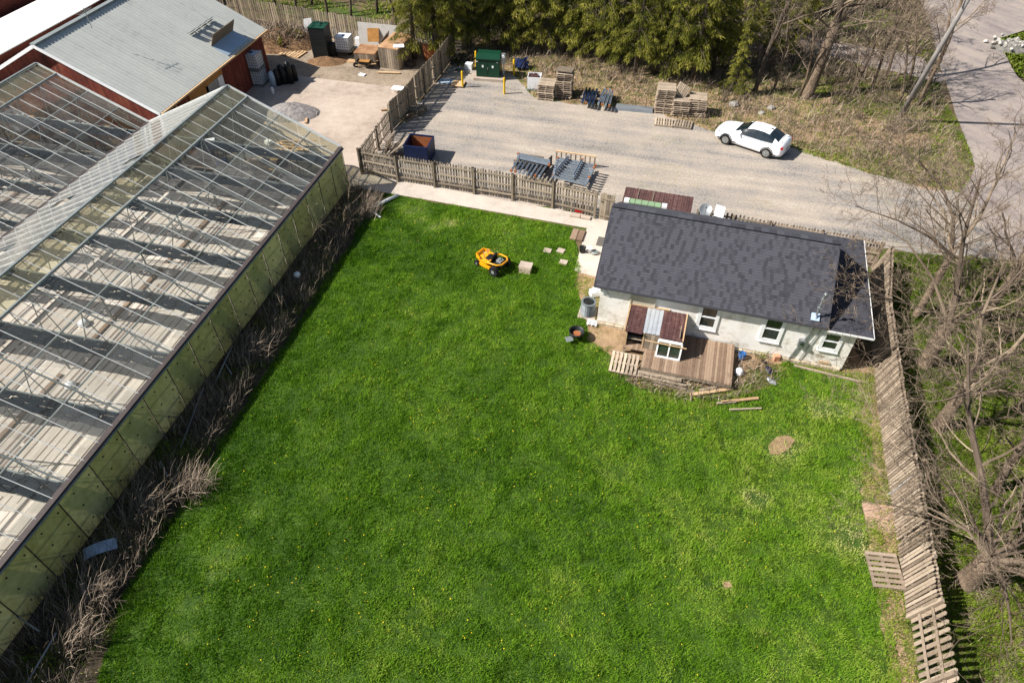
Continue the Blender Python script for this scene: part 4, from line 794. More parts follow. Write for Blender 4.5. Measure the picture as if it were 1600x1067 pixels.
    def window(s0, s1, z0, z1, open_=0):
        f = MB(); w_ = .15; y = -.02
        f.box(((s0 + s1) / 2, y, z0), (s1 - s0 + 2 * w_, .07, w_)); f.box(((s0 + s1) / 2, y, z1), (s1 - s0 + 2 * w_, .07, w_))
        f.box((s0 - w_ / 2, y, (z0 + z1) / 2), (w_, .065, z1 - z0 - w_)); f.box((s1 + w_ / 2, y, (z0 + z1) / 2), (w_, .065, z1 - z0 - w_))
        wn = f.build('window', M['white'], t)
        g = MB(); g.box(((s0 + s1) / 2, .0, (z0 + z1) / 2), (s1 - s0, .02, z1 - z0)); g.build('pane', M['window'], wn)
        g = MB(); g.box(((s0 + s1) / 2, -.025, z0 + (z1 - z0) * .5), (s1 - s0, .05, .05)); g.build('sash_rail', M['whiteplastic'], wn)
        g = MB(); g.box(((s0 + s1) / 2, -.05, z0 - .1), (s1 - s0 + .3, .09, .05)); g.build('sill', M['white'], wn)
        g = MB(); g.slab([(s0 + .03, -.015, z0 + .1), (s1 - .03, -.015, z0 + .1), (s1 - .03, -.015, z0 + .55), (s0 + .03, -.015, z0 + .55)], .004); g.build('blind', M['window'], wn)
    window(4.58, 5.2, 1.05, 2.32); window(7.32, 7.95, 1.02, 2.36); window(9.82, 10.38, 1.12, 2.1)
    b = MB()
    for i in range(8): b.box((1.95, -.015, 1.5 + i * .12), (1.04, .05, .115))
    b.box((1.41, -.03, 1.95), (.06, .08, 1.05)); b.box((2.49, -.03, 1.95), (.06, .08, 1.05)); b.build('boarded_window', M['beige'], t)
    # electrical service: meter, conduits, mast through the roof
    m = MB(); m.tube([(8.72, -.06, .1), (8.9, -.06, 1.0), (9.25, -.06, 2.3)], .035, 8); m.tube([(9.15, -.05, .15), (9.35, -.05, 1.3), (9.55, -.05, 2.4)], .02, 6); m.build('conduit', M['galv'], t)
    m = MB(); m.box((8.95, -.12, 1.3), (.26, .16, .36)); me_ = m.build('meter_box', M['galv'], t); m = MB(); m.tube([(8.95, -.2, 1.36), (8.95, -.28, 1.36)], .085, 14); m.build('meter_dial', M['window'], me_)
    m = MB(); m.tube([(9.1, .0, 2.5), (9.1, .0, 4.0)], .04, 8); m.tube([(9.1, 0, 4.0), (9.1, -.05, 4.12), (9.14, -.14, 4.1)], .055, 8); m.box((9.1, 0, 3.3), (.16, .12, .05)); m.box((9.1, .02, 3.75), (.1, .16, .1)); mm = m.build('service_mast', M['galv'], t)
    m = MB(); m.box((9.1, .02, 2.76), (.34, .34, .05), 0, R(30)); m.cyl((9.1, .0, 2.7), .1, .18, 12, .05); m.build('mast_flashing', M['paleblue'], mm)
    m = MB(); m.box((10.2, -.05, .35), (.42, .05, .1)); m.build('crawl_vent', M['woodtan'], t)
    m = MB(); m.bar((9.0, -.3, .05), (11.8, -.5, .04), .1, .08); m.build('kerb_board', M['wood'], t)
    m = MB(); m.slab([(.02, -.03, 2.3), (.3, -.03, 2.1), (.42, -.03, 1.85), (.02, -.03, 1.95)], .03); m.build('peeling_paint', M['white'], t)
    return t
house()

def T2(name, label, cat, s, t_, z=0, rz=0, group=None): return T(name, label, cat, hp(s, t_, z), YAW + rz, group)
# bulkhead shed with rusty roof on the deck
def shed():
    t = T2('low_shed', 'low grey shed with rusty roof standing on the deck against the house', 'shed', 1.5, 0, .42)
    L = 2.4; D = 1.45; zb = 1.2; zf = .95
    b = MB()
    for i in range(9): b.box((L - .08, -D + .08 + i * .16, .55), (.04, .15, 1.1))
    for i in range(9): b.box((.85 + i * .175, -D + .02, .44), (.165, .03, .88))
    b.box((.03, -D / 2, .5), (.04, D - .1, 1.0)); b.build('walls', M['wood'], t)
    b = MB()
    for i in range(27):
        x = i * .0925; b.mat = 1 if 8 <= i < 16 else 0; dz = .012 * (i % 2)
        y0 = -D - .12 + (.12 if 8 <= i < 16 else 0)
        b.slab([(x - .03, y0, zf + dz), (x + .0655, y0, zf + dz), (x + .0655, -.02, zb + dz), (x - .03, -.02, zb + dz)], .012)
    b.build('roof', [M['rustroof'], M['tray']], t)
    b = MB(); b.bar((-.1, .0, zb + .02), (1.7, .0, zb + .06), .12, .05); b.bar((-.06, -D - .1, zf + .0), (-.06, 0, zb), .06, .08); b.bar((L + .08, -D - .1, zf), (L + .08, 0, zb), .05, .08); b.build('trim_board', M['woodtan'], t)
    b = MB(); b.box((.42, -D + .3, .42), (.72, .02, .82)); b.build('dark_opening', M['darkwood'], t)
    b = MB(); b.box((.42, -D + .2, .36), (.72, .25, .04)); b.build('shelf', M['wood'], t)
    b = MB(); b.bar((.04, -D + .02, 0), (.04, -D + .02, .95), .07, .07); b.bar((.8, -D + .02, 0), (.8, -D + .02, .95), .06, .06); b.build('post', M['woodtan'], t)
shed()
t = T2('sliding_window', 'white framed sliding window leaning on the front of the low shed', 'window', 3.48, -1.78, .42)
b = MB(); z1 = .82; y1 = .2; Lw = 1.02
for x in (0, Lw): b.bar((x - Lw / 2, 0, 0), (x - Lw / 2, y1, z1), .07, .09)
b.bar((-Lw / 2, 0, .03), (Lw / 2, 0, .03), .09, .07); b.bar((-Lw / 2, y1, z1), (Lw / 2, y1, z1), .12, .09); b.bar((0, 0, .03), (0, y1, z1), .06, .07); b.build('frame', M['white'], t)
for x in (-.25, .25): b = MB(); b.slab([(x - .22, .012, .05), (x + .22, .012, .05), (x + .22, y1 + .01, z1 - .03), (x - .22, y1 + .01, z1 - .03)], .012); b.build('pane', M['window'], t)
b = MB(); b.bar((-1.1, .05, .78), (.72, .1, .70), .04, .04); o = b.build('timber_batten', M['woodtan'], t)

def deck():
    t = T2('wooden_deck', 'weathered brown wooden deck against the front of the house', 'deck', 0, 0, 0)
    b = MB(); n = 36
    for i in range(n):
        s0 = 2.45 + i * 3.88 / n; b.box((s0 + .054, -1.34, .39 + rng.uniform(-.004, .004)), (.1, 2.52 + rng.uniform(-.02, .03), .035))
    for i in range(9): s0 = 1.48 + i * .108; b.box((s0 + .052, -.85, .39), (.1, 1.55, .035))
    b.build('planks', M['deck'], t)
    for s0, t0, s1, t1 in [(2.45, -2.58, 6.33, -2.58), (6.30, -2.58, 6.30, -.08), (2.45, -2.58, 2.45, -1.7)]:
        b = MB(); b.bar((s0, t0, .28), (s1, t1, .28), .05, .17, rv=.4); b.build('joist', M['wood'], t)
    for s0, t0 in [(2.6, -2.5), (4.4, -2.5), (6.22, -2.5), (6.22, -.3), (1.55, -1.55)]:
        b = MB(); b.bar((s0, t0, 0), (s0, t0, .36), .1, .1); b.build('post', M['wood'], t)
    b = MB(); b.box((3.3, -2.72, .2), (1.9, .18, .04)); b.box((3.4, -2.82, .1), (2.2, .2, .05)); b.build('step', M['wood'], t)
deck()

# pallets
def pallet_mesh():
    b = MB()
    for y in (-.46, 0, .46): b.box((0, y, .07), (1.2, .09, .09))
    for i in range(7): b.box((-.54 + i * .18, 0, .127), (.115, 1.0, .022))
    for x in (-.54, 0, .54): b.box((x, 0, .012), (.11, 1.0, .022))
    return b
M['palletwood'] = mat('grey_tan_pallet_wood', [(.1, srgb(104, 92, 80)), (.45, srgb(158, 142, 124)), (.85, srgb(196, 178, 154))], ((1.5, .3), (12, .3)), .8, .9)
PM = pallet_mesh().build('pallet', M['palletwood']); PM.location = G(968, 583, .35) ; PM.rotation_euler = (R(24), 0, YAW + R(0)); tag(PM, 'pallet propped at a slant against the left end of the deck', 'pallet', 'loose pallets')
def pallet(label, loc, rz=0, rot=None, sc_=(1, 1, 1), group='loose pallets', m=None):
    o = PM.copy(); C.objects.link(o)
    if m: o.data = o.data.copy(); o.data.materials[0] = m
    o.location = loc; o.rotation_euler = rot if rot else (0, 0, rz); o.scale = sc_; tag(o, label, 'pallet', group); return o
PM.location = G(975, 569, .22); PM.rotation_euler = (R(20), 0, YAW)
ORD = ['lowest', 'second', 'third', 'fourth', 'fifth', 'sixth', 'seventh', 'eighth', 'ninth', 'tenth', 'eleventh', 'twelfth', 'thirteenth', 'fourteenth', 'fifteenth']
def pstack(u, v, n, nm, grp, wide=1.0):
    p = G(u, v); w0 = rng.uniform(-.03, .03)
    for i in range(n):
        lb = ('topmost pallet of ' if i == n - 1 else (ORD[i] + ' pallet of ' if i == 0 else ORD[i] + ' pallet from the ground in ')) + nm
        pallet(lb, p + Vector((rng.uniform(-.05, .05), rng.uniform(-.05, .05), i * .142)), YAW + R(96) + w0 + rng.uniform(-.05, .05), sc_=(.95, wide * 1.2, 1), group=grp, m=None)
    return p
gA = 'stacked pallets at the back of the yard'
pstack(854, 152, 8, 'the short stack by the white crate', gA, .95)
pstack(881, 150, 13, 'the tall stack by the dark blue racking', gA, .95)
pstack(1036, 172, 12, 'the left stack of the three by the car', gA); pstack(1061, 177, 8, 'the middle stack of the three by the car', gA, .9); pstack(1087, 178, 9, 'the right stack of the three by the car', gA, .95)
b = MB(); b.box((0, 0, .03), (1.15, 1.15, .05)); o = b.build('wood_panel', M['wood']); o.location = G(884, 118, 1.95); o.location = G(881, 150) + Vector((0, 0, 1.9)); o.rotation_euler = (R(-8), 0, YAW); tag(o, 'grey board lying on top of the tall pallet stack', 'board')
pallet('pale pallet leaning against the back of the left stack by the car', G(1040, 152, .9) , 0, (R(70), 0, YAW))
pallet('broken pallet frame tilted on the middle stack by the car', G(1061, 177) + Vector((0, .3, 1.5)), 0, (R(62), R(25), YAW), (.7, .8, 1))
pallet('flat pallet on the gravel in front of the left stack', G(1037, 193), YAW + R(4)); pallet('flat pallet on the gravel in front of the right stack', G(1067, 196), YAW + R(-2), m=M['wood'])
for i in range(3): pallet(['lowest pallet of the low stack inside the corner of the yard', 'middle pallet of the low stack inside the corner of the yard', 'topmost pallet of the low stack inside the corner of the yard'][i], G(652, 176) + Vector((rng.uniform(-.05, .05), 0, i * .142)), R(-20) + i * .08, sc_=(.9, .9, 1), group='low stack by the corner fence', m=M['wood'])
pallet('pallet leaning on the plank fence behind the blue skip', G(610, 225, .75), 0, (R(70), 0, R(-105)), (1, 1.2, 1))
pallet('pallet lying in the weeds at the foot of the leaning fence', G(1382, 892, .05), R(-97), sc_=(1.1, 1.05, .7), m=M['fencebrown'])
pallet('yellowish pallet lying on the dirt beside the brush heap', G(458, 84, .02), R(-22), sc_=(1.5, 1.3, .6), m=M['woodtan'])
b = MB(); b.box((0, 0, .03), (1.15, 1.1, .05)); b.box((-.0, 0, .07), (1.1, .09, .03)); o = b.build('wood_panel', M['cratelid2']); o.location = G(1376, 810); o.rotation_euler = (R(4), 0, R(-9)); tag(o, 'square plywood panel lying at the foot of the leaning fence', 'board')

# lumber around the deck
for i, (p, q, wv, lb) in enumerate([((1078, 617), (1145, 607), .16, 'thick plank lying below the right corner of the deck'), ((1128, 628), (1185, 622), .13, 'pale split log in the grass below the deck'), ((1140, 640), (1190, 638), .06, 'thin pole lying farthest out on the lawn below the deck'), ((1093, 610), (1125, 604), .12, 'short board under the front edge of the deck'), ((1150, 585), (1155, 570), .1, 'short board leaning at the right end of the deck'), ((1030, 588), (1080, 602), .12, 'grey board on the soil under the deck front'), ((1020, 596), (1085, 612), .12, 'weathered board in front of the deck'), ((1082, 604), (1079, 626), .04, 'thin stick leaning at the front of the deck'), ((1120, 630), (1150, 628), .08, 'short grey stick among the lumber below the deck')]):
    a = G(*p, .09); c = G(*q, .09); ctr = (a + c) / 2; b = MB(); b.bar(a - ctr, c - ctr, wv, .07); o = b.build('plank', M['woodtan'] if i in (0, 1) else M['wood']); o.location = ctr; tag(o, lb, 'lumber', 'loose lumber around the deck')
for i in range(16):
    pass
# objects by the house
M['accase'] = S('grey_unit_casing', (104, 110, 112), .3, .55, .2)
def ac():
    p = G(918, 490); t = T('air_conditioner', 'grey outdoor air conditioning unit by the corner of the house', 'air conditioner', p, YAW)
    b = MB()
    for k in range(18): b.lathe((0, 0, .06 + k * .037), [(.33, 0), (.355, .012), (.33, .028)], 20)
    b.cyl((0, 0, .05), .325, .68, 20); b.build('casing', M['accase'], t, False)
    b = MB(); b.lathe((0, 0, .74), [(.36, 0), (.36, .05), (.27, .06), (.27, .0)], 20); b.build('top_ring', M['accase'], t)
    b = MB(); b.cyl((0, 0, .735), .26, .012, 20); b.build('fan_well', M['black'], t)
    for k in range(3):
        b = MB(); b.box((.12 * math.cos(k * 2.1), .12 * math.sin(k * 2.1), .765), (.22, .09, .012), k * 2.1); b.build('fan_blade', M['rubber'], t)
    b = MB(); b.box((0, 0, .025), (.85, .85, .05)); b.build('pad', M['concrete'], t)
ac()
def firepit():
    p = G(900, 530); t = T('burn_barrel', 'round black fire pit with a grey lid plate on the lawn left of the deck', 'fire pit', p, 0)
    b = MB(); b.lathe((0, 0, .25), [(.0, .0), (.2, .0), (.34, .14), (.36, .3), (.33, .3), (.3, .16), (.18, .04), (0, .04)], 20); b.build('bowl', M['black'], t, True)
    b = MB(); b.cyl((0, 0, .3), .2, .07, 12); b.build('ash', M['rust'], t)
    for k in range(3): b = MB(); b.bar((.16 * math.cos(k * 2.1), .16 * math.sin(k * 2.1), .28), (.3 * math.cos(k * 2.1), .3 * math.sin(k * 2.1), 0), .04, .04); b.build('leg', M['black'], t)
    b = MB(); b.box((-.35, -.28, .3), (.34, .26, .03), .3, .3); b.build('side_plate', M['alugrey'], t)
firepit()
b = MB(); b.box((0, 0, .2), (.5, .35, .3)); b.box((.05, .02, .4), (.3, .3, .12), .4); o = b.build('white_bag', M['whiteplastic']); o.location = G(929, 462); o.rotation_euler = (0, 0, .3); tag(o, 'crumpled white bag against the house corner above the air conditioner', 'bag')
t = T('slatted_box', 'white slatted crate on its side below the air conditioner', 'crate', G(925, 507), YAW)
for k in range(4): b = MB(); b.box((0, -.15 + k * .1, .14), (.5, .03, .05), 0, .2); b.build('slat', M['whiteplastic'], t)
for x in (-.2, 0, .2): b = MB(); b.box((x, 0, .1), (.04, .38, .04)); b.build('crosspiece', M['whiteplastic'], t)
barrel('blue lidded bucket beside the right end of the deck', G(1158, 560), .17, .35, 'blue', 'bucket')
barrel('blue grey tub behind the deck against the house wall', G(1163, 535), .12, .3, 'bluedark', 'tub')
b = MB(); b.lathe((0, 0, 0), [(.0, 0), (.2, 0), (.22, .12), (.12, .3), (0, .32)], 8); o = b.build('white_sack', M['whiteplastic'], None, True); o.location = G(1154, 584); tag(o, 'white sack slumped at the right corner of the deck', 'sack')
b = MB(); b.box((0, 0, .15), (.25, .22, .3)); o = b.build('clay_block', M['rustclay'] if 'rustclay' in M else S('clay', (196, 140, 110), .15)); o.location = G(1212, 562); tag(o, 'terracotta block against the house wall right of the deck', 'block')
for i, (u, v, s, m, lb) in enumerate([(1200, 580, .5, 'bluedark', 'crumpled dark bag in the rubbish right of the deck'), (1206, 597, .45, 'galv', 'crumpled silver foil in the rubbish right of the deck'), (1178, 574, .55, 'dirt', 'flattened brown carton right of the deck'), (1195, 567, .3, 'black', 'small dark bag by the house wall right of the deck')]):
    rs = random.Random(i); b = MB(); vs = [(rs.uniform(-.5, .5) * s, rs.uniform(-.5, .5) * s, rs.uniform(.02, .3) * s) for _ in range(14)]
    import bmesh
    bm = bmesh.new(); [bm.verts.new(q) for q in vs]; bmesh.ops.convex_hull(bm, input=bm.verts); me = bpy.data.meshes.new('rubbish'); bm.to_mesh(me); bm.free(); me.materials.append(M[m]); o = bpy.data.objects.new('rubbish', me); C.objects.link(o); o.location = G(u, v); tag(o, lb, 'rubbish', 'rubbish right of the deck')
shrub('low_plants', 'leafy low plants against the house wall right of the deck', G(1186, 556), .5, 16, 77, 'grass', None, 1.2, 'plant', 1, .02)
# door side: pots, mat, box, stepping stones
def pot(label, u, v, r, h, m, soil=True):
    t = T('flower_pot', label, 'pot', G(u, v, .02), 0, 'pots on the patio by the house'); b = MB(); b.lathe((0, 0, 0), [(0, 0), (r * .8, 0), (r, h), (r * 1.06, h), (r * 1.06, h - .03), (r * .92, h - .04), (r * .88, h * .85), (0, h * .85)], 18); b.build('bowl', M[m], t, True)
pot('tall black pot at the left of the patio', 910, 394, .17, .34, 'black'); pot('white bucket between the black pot and the flat bowl', 921, 394, .14, .3, 'whiteplastic'); pot('wide grey bowl right of the white bucket', 929, 396, .2, .12, 'alugrey')
b = MB(); b.box((0, 0, .012), (.55, .8, .02)); o = b.build('door_mat', S('dark_mat', (88, 84, 78), .15)); o.location = G(941, 378, .022); o.rotation_euler = (0, 0, YAW); tag(o, 'dark grey door mat half under the roof edge', 'mat')
t = T('plank_platform', 'brown planked wooden platform beside the path near the house', 'platform', G(902, 369), YAW)
for k in range(2): b = MB(); b.box((-.17 + k * .36, 0, .07), (.32, .95, .1)); b.build('board', M['deck'], t)
for i, (u, v, a, lb) in enumerate([(855, 393, .1, 'left of the two upper stepping stones'), (876, 393, -.1, 'right of the two upper stepping stones'), (880, 411, .05, 'lone stepping stone nearest the patio')]):
    b = MB(); b.prism([(-.2, -.17), (.19, -.2), (.23, .14), (-.17, .18)], 0, .07); o = b.build('stepping_stone', M['concrete']); o.location = G(u, v, .0) + Vector((0, 0, .03)); o.rotation_euler = (0, 0, YAW + a); tag(o, lb + ' in the grass', 'paving stone', 'stepping stones')
t = T('pedestal_block', 'square sandstone block with a slab top right of the yellow mower', 'stone block', G(821, 424), YAW)
b = MB(); b.box((0, 0, .17), (.58, .48, .34)); b.build('block', M['stone'], t); b = MB(); b.box((.0, .05, .37), (.66, .5, .06)); b.build('slab', M['concrete'], t)
t = T('toolbox', 'red toolbox with dark lid beside the fence at the path', 'toolbox', G(906, 330, .1), YAW); b = MB(); b.box((0, 0, .12), (.5, .3, .22)); b.build('body', M['red'], t); b = MB(); b.box((.05, -.02, .26), (.42, .26, .06)); b.build('lid', M['black'], t)
for i, (u, v, lb) in enumerate([(899, 338, 'left of the paver slabs under the red toolbox'), (915, 341, 'right of the paver slabs under the red toolbox')]):
    b = MB(); b.box((0, 0, .06), (.55, .3, .09)); o = b.build('paver', M['concrete']); o.location = G(u, v, .02); o.rotation_euler = (0, 0, YAW); tag(o, lb, 'paver', 'pavers at the fence')

# ---------------------------------------------------------------- ride-on mower
def mower():
    t = T('ride_on_mower', 'yellow ride-on mower parked on the lawn', 'mower', G(770, 417), R(-38))
    # local x = rear of machine toward lower right
    b = MB(); b.prism([(-.85, -.3), (-.55, -.42), (-.1, -.44), (-.1, .44), (-.55, .42), (-.85, .3)], .42, .50); b.prism([(-.85, -.3), (-.55, -.42), (-.5, -.40), (-.8, -.28)], .5, .64); b.prism([(-.85, .3), (-.8, .28), (-.5, .40), (-.55, .42)], .5, .64); b.bar((-.85, -.3, .6), (-.85, .3, .6), .05, .1); b.build('front_deck', M['mower'], t)
    b = MB(); b.tube([(-.1, -.44, .5), (.2, -.46, .62), (.6, -.42, .66), (.78, -.25, .66), (.78, .25, .66), (.6, .42, .66), (.2, .46, .62), (-.1, .44, .5)], .045, 6); b.tube([(.05, -.46, .58), (.05, .46, .58)], .05, 6); b.build('rear_frame', M['mower'], t, True)
    b = MB(); b.box((.0, 0, .42), (.9, .5, .12)); b.box((.5, 0, .48), (.42, .5, .2)); b.build('chassis', M['black'], t)
    b = MB(); b.box((.48, .02, .62), (.3, .3, .12)); b.cyl((.45, 0, .66), .09, .08, 12); b.build('engine', M['alugrey'], t)
    b = MB(); b.box((-.12, .0, .56), (.36, .42, .09)); b.box((.1, 0, .72), (.1, .42, .3), 0, 0, .2); b.build('seat', M['black'], t)
    b = MB(); b.tube([(-.42, .16, .5), (-.46, .16, .82), (-.3, .1, .86)], .02, 6); b.tube([(-.42, -.16, .5), (-.46, -.16, .82), (-.3, -.1, .86)], .02, 6); b.build('control_levers', M['alugrey'], t)
    b = MB(); b.box((-.3, 0, .18), (.8, .84, .12)); b.build('cutting_deck', M['mower'], t)
    for x, y, r, wv in [(.48, -.5, .26, .2), (.48, .5, .26, .2), (-.72, -.4, .16, .12), (-.72, .4, .16, .12)]:
        b = MB(); b.tube([(x, y - wv / 2, r), (x, y + wv / 2, r)], r, 18); wl = b.build('wheel', M['rubber'], t); b = MB(); b.tube([(x, y - wv / 2 - .01, r), (x, y + wv / 2 + .01, r)], r * .4, 12); b.build('hub', M['alugrey'], wl)
mower()

# ---------------------------------------------------------------- fences
def picket_fence(name, label, pts, h, side, m='fencewood', post=2.35, pw=.1, gap=.04, lean=0, rails=(.35, .95, 1.5), cap=True, posts_front=True, skip=(), solid=False, double=False):
    """pts: ground points; side +1/-1 = side the rails and posts are on"""
    t = T(name, label, 'fence', pts[0], 0)
    pk = MB(); rl = MB(); npst = 0
    for a, b_ in zip(pts[:-1], pts[1:]):
        d = (b_ - a); L = d.length; d.normalize(); n = Vector((-d.y, d.x, 0)) * side
        k = int(L / (pw + gap))
        for i in range(k):
            q = a + d * ((i + .5) * L / k + rng.uniform(-.008, .008)) - n * .05; hh = h + rng.uniform(-.05, .03)
            if rng.random() < .015: continue
            up = Vector((0, 0, 1)) + n * (-lean / h) + d * rng.uniform(-.015, .015)
            wv = pw * rng.uniform(.9, 1.05)
            e = [q - d * wv / 2 + up * .04, q + d * wv / 2 + up * .04, q + d * wv / 2 + up * (hh - .05), q + d * wv * .2 + up * hh, q - d * wv * .2 + up * hh, q - d * wv / 2 + up * (hh - .05)]
            f = [x - n * .022 for x in e]; m6 = 6
            pk.add(e + f, [tuple(range(6)), tuple(range(11, 5, -1))] + [(j, 6 + j, 6 + (j + 1) % 6, (j + 1) % 6) for j in range(6)])
        if double:
            for i in range(k):
                q = a + d * ((i + 1) * L / k) + n * .09; up = Vector((0, 0, 1)) + n * (-lean / h); pk.bar(q + up * .05, q + up * (h - rng.uniform(0, .06)), pw, .02, n)
        for z in rails:
            up = Vector((0, 0, 1)) + n * (-lean / h); rl.bar(a + up * z, b_ + up * z, .05, .09, rv=rng.uniform(.5, 1))
        kk = max(1, round(L / post))
        for i in range(kk + 1):
            q = a + d * (L * i / kk) + n * .04; up = Vector((0, 0, 1)) + n * (-lean / h)
            pb = MB(); pb.bar(q, q + up * (h + .03), .11, .11, d, rv=rng.random()); pb.build('post', M[m], t, rel=t)
    pk.build('pickets', M[m], t, rel=t); rl.build('rails', M[m], t, rel=t); return t
fA, fB = G(566, 272), G(930, 342)
picket_fence('picket_fence', 'grey picket fence with rails along the concrete path', [fA, G(622, 284), G(680, 293), G(741, 303), G(801, 313), G(863, 325), G(929, 341)], 1.75, -1, post=20, gap=.06)
t = T('fence_gate', 'narrow picket gate between the path fence and the house roof', 'gate', G(933, 342), 0); a = G(935, 342); c = G(957, 347)
b = MB(); d = (c - a).normalized(); L = (c - a).length
for i in range(7): q = a + d * (L * (i + .5) / 7); b.bar(q + Vector((0, 0, .05)), q + Vector((0, 0, 1.7 + rng.uniform(-.04, .04))), .1, .025, d.cross(Vector((0, 0, 1))))
b.build('pickets', M['fencewood'], t, rel=t); b = MB(); b.bar(a + Vector((0, -.04, .3)), c + Vector((0, -.04, .3)), .04, .09); b.bar(a + Vector((0, -.04, 1.4)), c + Vector((0, -.04, 1.4)), .04, .09); b.build('rails', M['fencewood'], t, rel=t)
b = MB(); b.box(a + Vector((.1, -.09, 1.2)), (.1, .04, .05)); b.build('latch', M['black'], t, rel=t)
# solid plank fence up the left side of the yard
def plank_fence(name, label, pts, h, m='fencewood', pw=.14, gap=.01, hv=.06, lean=0., side=1, post=2.4):
    return picket_fence(name, label, pts, h, side, m, post, pw, gap, lean, (.4, 1.2))
picket_fence('slat_fence', 'open slatted fence panel beside the blue skip', [G(567, 271), G(592, 235), G(611, 208)], 1.6, -1, post=2.6, gap=.09)
plank_fence('plank_fence', 'tall grey plank fence dividing the two yards', [G(612, 207), G(640, 178), G(664, 148), G(690, 118), G(706, 96)], 2.0, side=-1)
plank_fence('far_fence', 'old grey board fence behind the brush heap', [G(700, 86), G(668, 86), G(640, 80)], 2.0, 'wood', gap=.06, side=-1)
plank_fence('far_fence', 'weathered board fence running from the crates to behind the barn', [G(632, 78), G(600, 72), G(570, 68), G(530, 62), G(480, 52), G(430, 44), G(380, 36), G(330, 30)], 2.1, 'wood', gap=.07, side=-1)
b = MB(); b.box((0, 0, 1.0), (3.3, .03, 1.7)); o = b.build('panel_sheet', M['woodtan'] if 0 else S('whitewashed_panel', (176, 172, 166), .15)); o.location = G(592, 76); o.rotation_euler = (R(-8), 0, R(-14)); tag(o, 'whitewashed board panel standing against the far fence', 'panel')
# fence behind the house and round its right end
picket_fence('back_fence', 'picket fence running behind the house roof', [hp(-.3 + 4.0, 8.35, 0), hp(7.4, 8.2, 0)], 1.7, -1, 'fencewood', gap=.1)
picket_fence('back_fence', 'darker board fence behind the right end of the house', [hp(7.45, 8.2, 0), hp(10, 8.1, 0), hp(12.9, 7.95, 0)], 1.7, -1, 'fencebrown', gap=.05)
# leaning fence
RFp = [hp(12.95, 7.9, 0), G(1358, 500), G(1366, 570), G(1372, 625), G(1380, 690), G(1393, 775), G(1402, 835), G(1411, 897), G(1419, 965), G(1434, 1075), G(1465, 1250)]
picket_fence('leaning_fence', 'long brown board fence leaning outward down the right side of the lawn', RFp[:9], 1.55, 1, 'fencebrown', 2.4, .105, .03, -.36, (.4, 1.2), skip=(), double=True)
picket_fence('leaning_fence', 'near end of the leaning fence with rails showing on the lawn side', [RFp[8], RFp[9], RFp[10]], 1.6, -1, 'fencebrown', 20, .14, .09, .42, (.5, 1.1))
b = MB(); b.bar((0, 0, 0), (.5, 0, 1.5), .03, .3); o = b.build('white_pole', M['white']); o.location = G(1390, 775); b = MB()
tag(o, 'white board leaning on the leaning fence', 'board'); o.rotation_euler = (0, 0, R(0)); o.scale = (1, .3, 1)

# ---------------------------------------------------------------- lean-to, bins, dish behind the house
t = T2('bin_shelter', 'low rusty red sheet roof shelter behind the house', 'shelter', -.3, 7.6, 0)
b = MB()
for i in range(30): x = i * .122; b.slab([(x, 0, 1.62 + .012 * (i % 2)), (x + .118, 0, 1.62 + .012 * (i % 2)), (x + .118, 1.5, 1.85 + .012 * (i % 2)), (x, 1.5, 1.85 + .012 * (i % 2))], .01)
b.build('roof', M['rustroof'], t); b = MB(); b.bar((1.55, -.02, 1.66), (1.55, 1.52, 1.89), .04, .03); b.bar((.75, -.02, 1.65), (.75, 1.52, 1.88), .02, .03); b.build('roof_batten', M['wood'], t)
for x in (.1, 3.5):
    for y in (.1, 1.4): b = MB(); b.box((x, y, .8), (.09, .09, 1.6)); b.build('post', M['wood'], t)
for i in range(5):
    t = T2('bin', ['leftmost', 'second from left', 'middle', 'second from right', 'rightmost'][i] + ' of the pale green bins in the row behind the roof', 'bin', .25 + i * .34, 7.4, .48, 0, 'row of bins behind the house')
    b = MB(); b.prism([(-.14, -.16), (.14, -.16), (.14, .16), (-.14, .16)], .9, 1.62); b.build('body', M['bins'], t); b = MB(); b.box((0, 0, 1.65), (.31, .36, .05), 0, .1); b.build('lid', M['bins'], t); b = MB(); b.prism([(-.12, -.14), (.12, -.14), (.12, .14), (-.12, .14)], -.48, .9); b.build('base', M['wood'], t)
for i, (s, lb) in enumerate([(-.02, 'white box at the left end of the bin row'), (1.95, 'white box at the right end of the bin row')]):
    b = MB(); b.box((0, 0, 1.1), (.26, .3, 2.2)); o = b.build('white_box', M['whiteplastic']); o.location = hp(s, 7.4, 0); o.rotation_euler = (0, 0, YAW); tag(o, lb, 'box', 'white boxes in the bin row')
t = T2('satellite_dish', 'grey satellite dish on a pole behind the roof', 'satellite dish', 4.05, 7.95, 0)
b = MB(); b.tube([(0, 0, 0), (0, 0, 1.9)], .03, 8); b.build('pole', M['galv'], t)
b = MB(); rr = [(0, .0), (.12, .01), (.24, .045), (.33, .1), (.34, .1), (.33, .09), (.24, .03), (0, -.02)]; b.lathe((0, 0, 0), rr, 22); o = b.build('dish', M['galv'], t, True); o.location = (0, -.05, 1.95); o.rotation_euler = (R(38), 0, 0)
b = MB(); b.tube([(0, -.3, 1.85), (0, -.5, 2.15), (0, -.35, 2.3)], .012, 5); b.box((0, -.33, 2.28), (.07, .05, .05)); b.build('feed_arm', M['black'], t)
t = T2('tilted_panel', 'white backed panel mounted right of the satellite dish', 'panel', 4.75, 7.95, 0)
b = MB(); b.slab([(-.25, -.2, 1.8), (.25, -.25, 1.75), (.28, .2, 2.15), (-.2, .25, 2.2)], .04); b.build('sheet', M['whiteplastic'], t); b = MB(); b.tube([(0, 0, 0), (0, 0, 1.9)], .03, 6); b.build('pole', M['galv'], t)
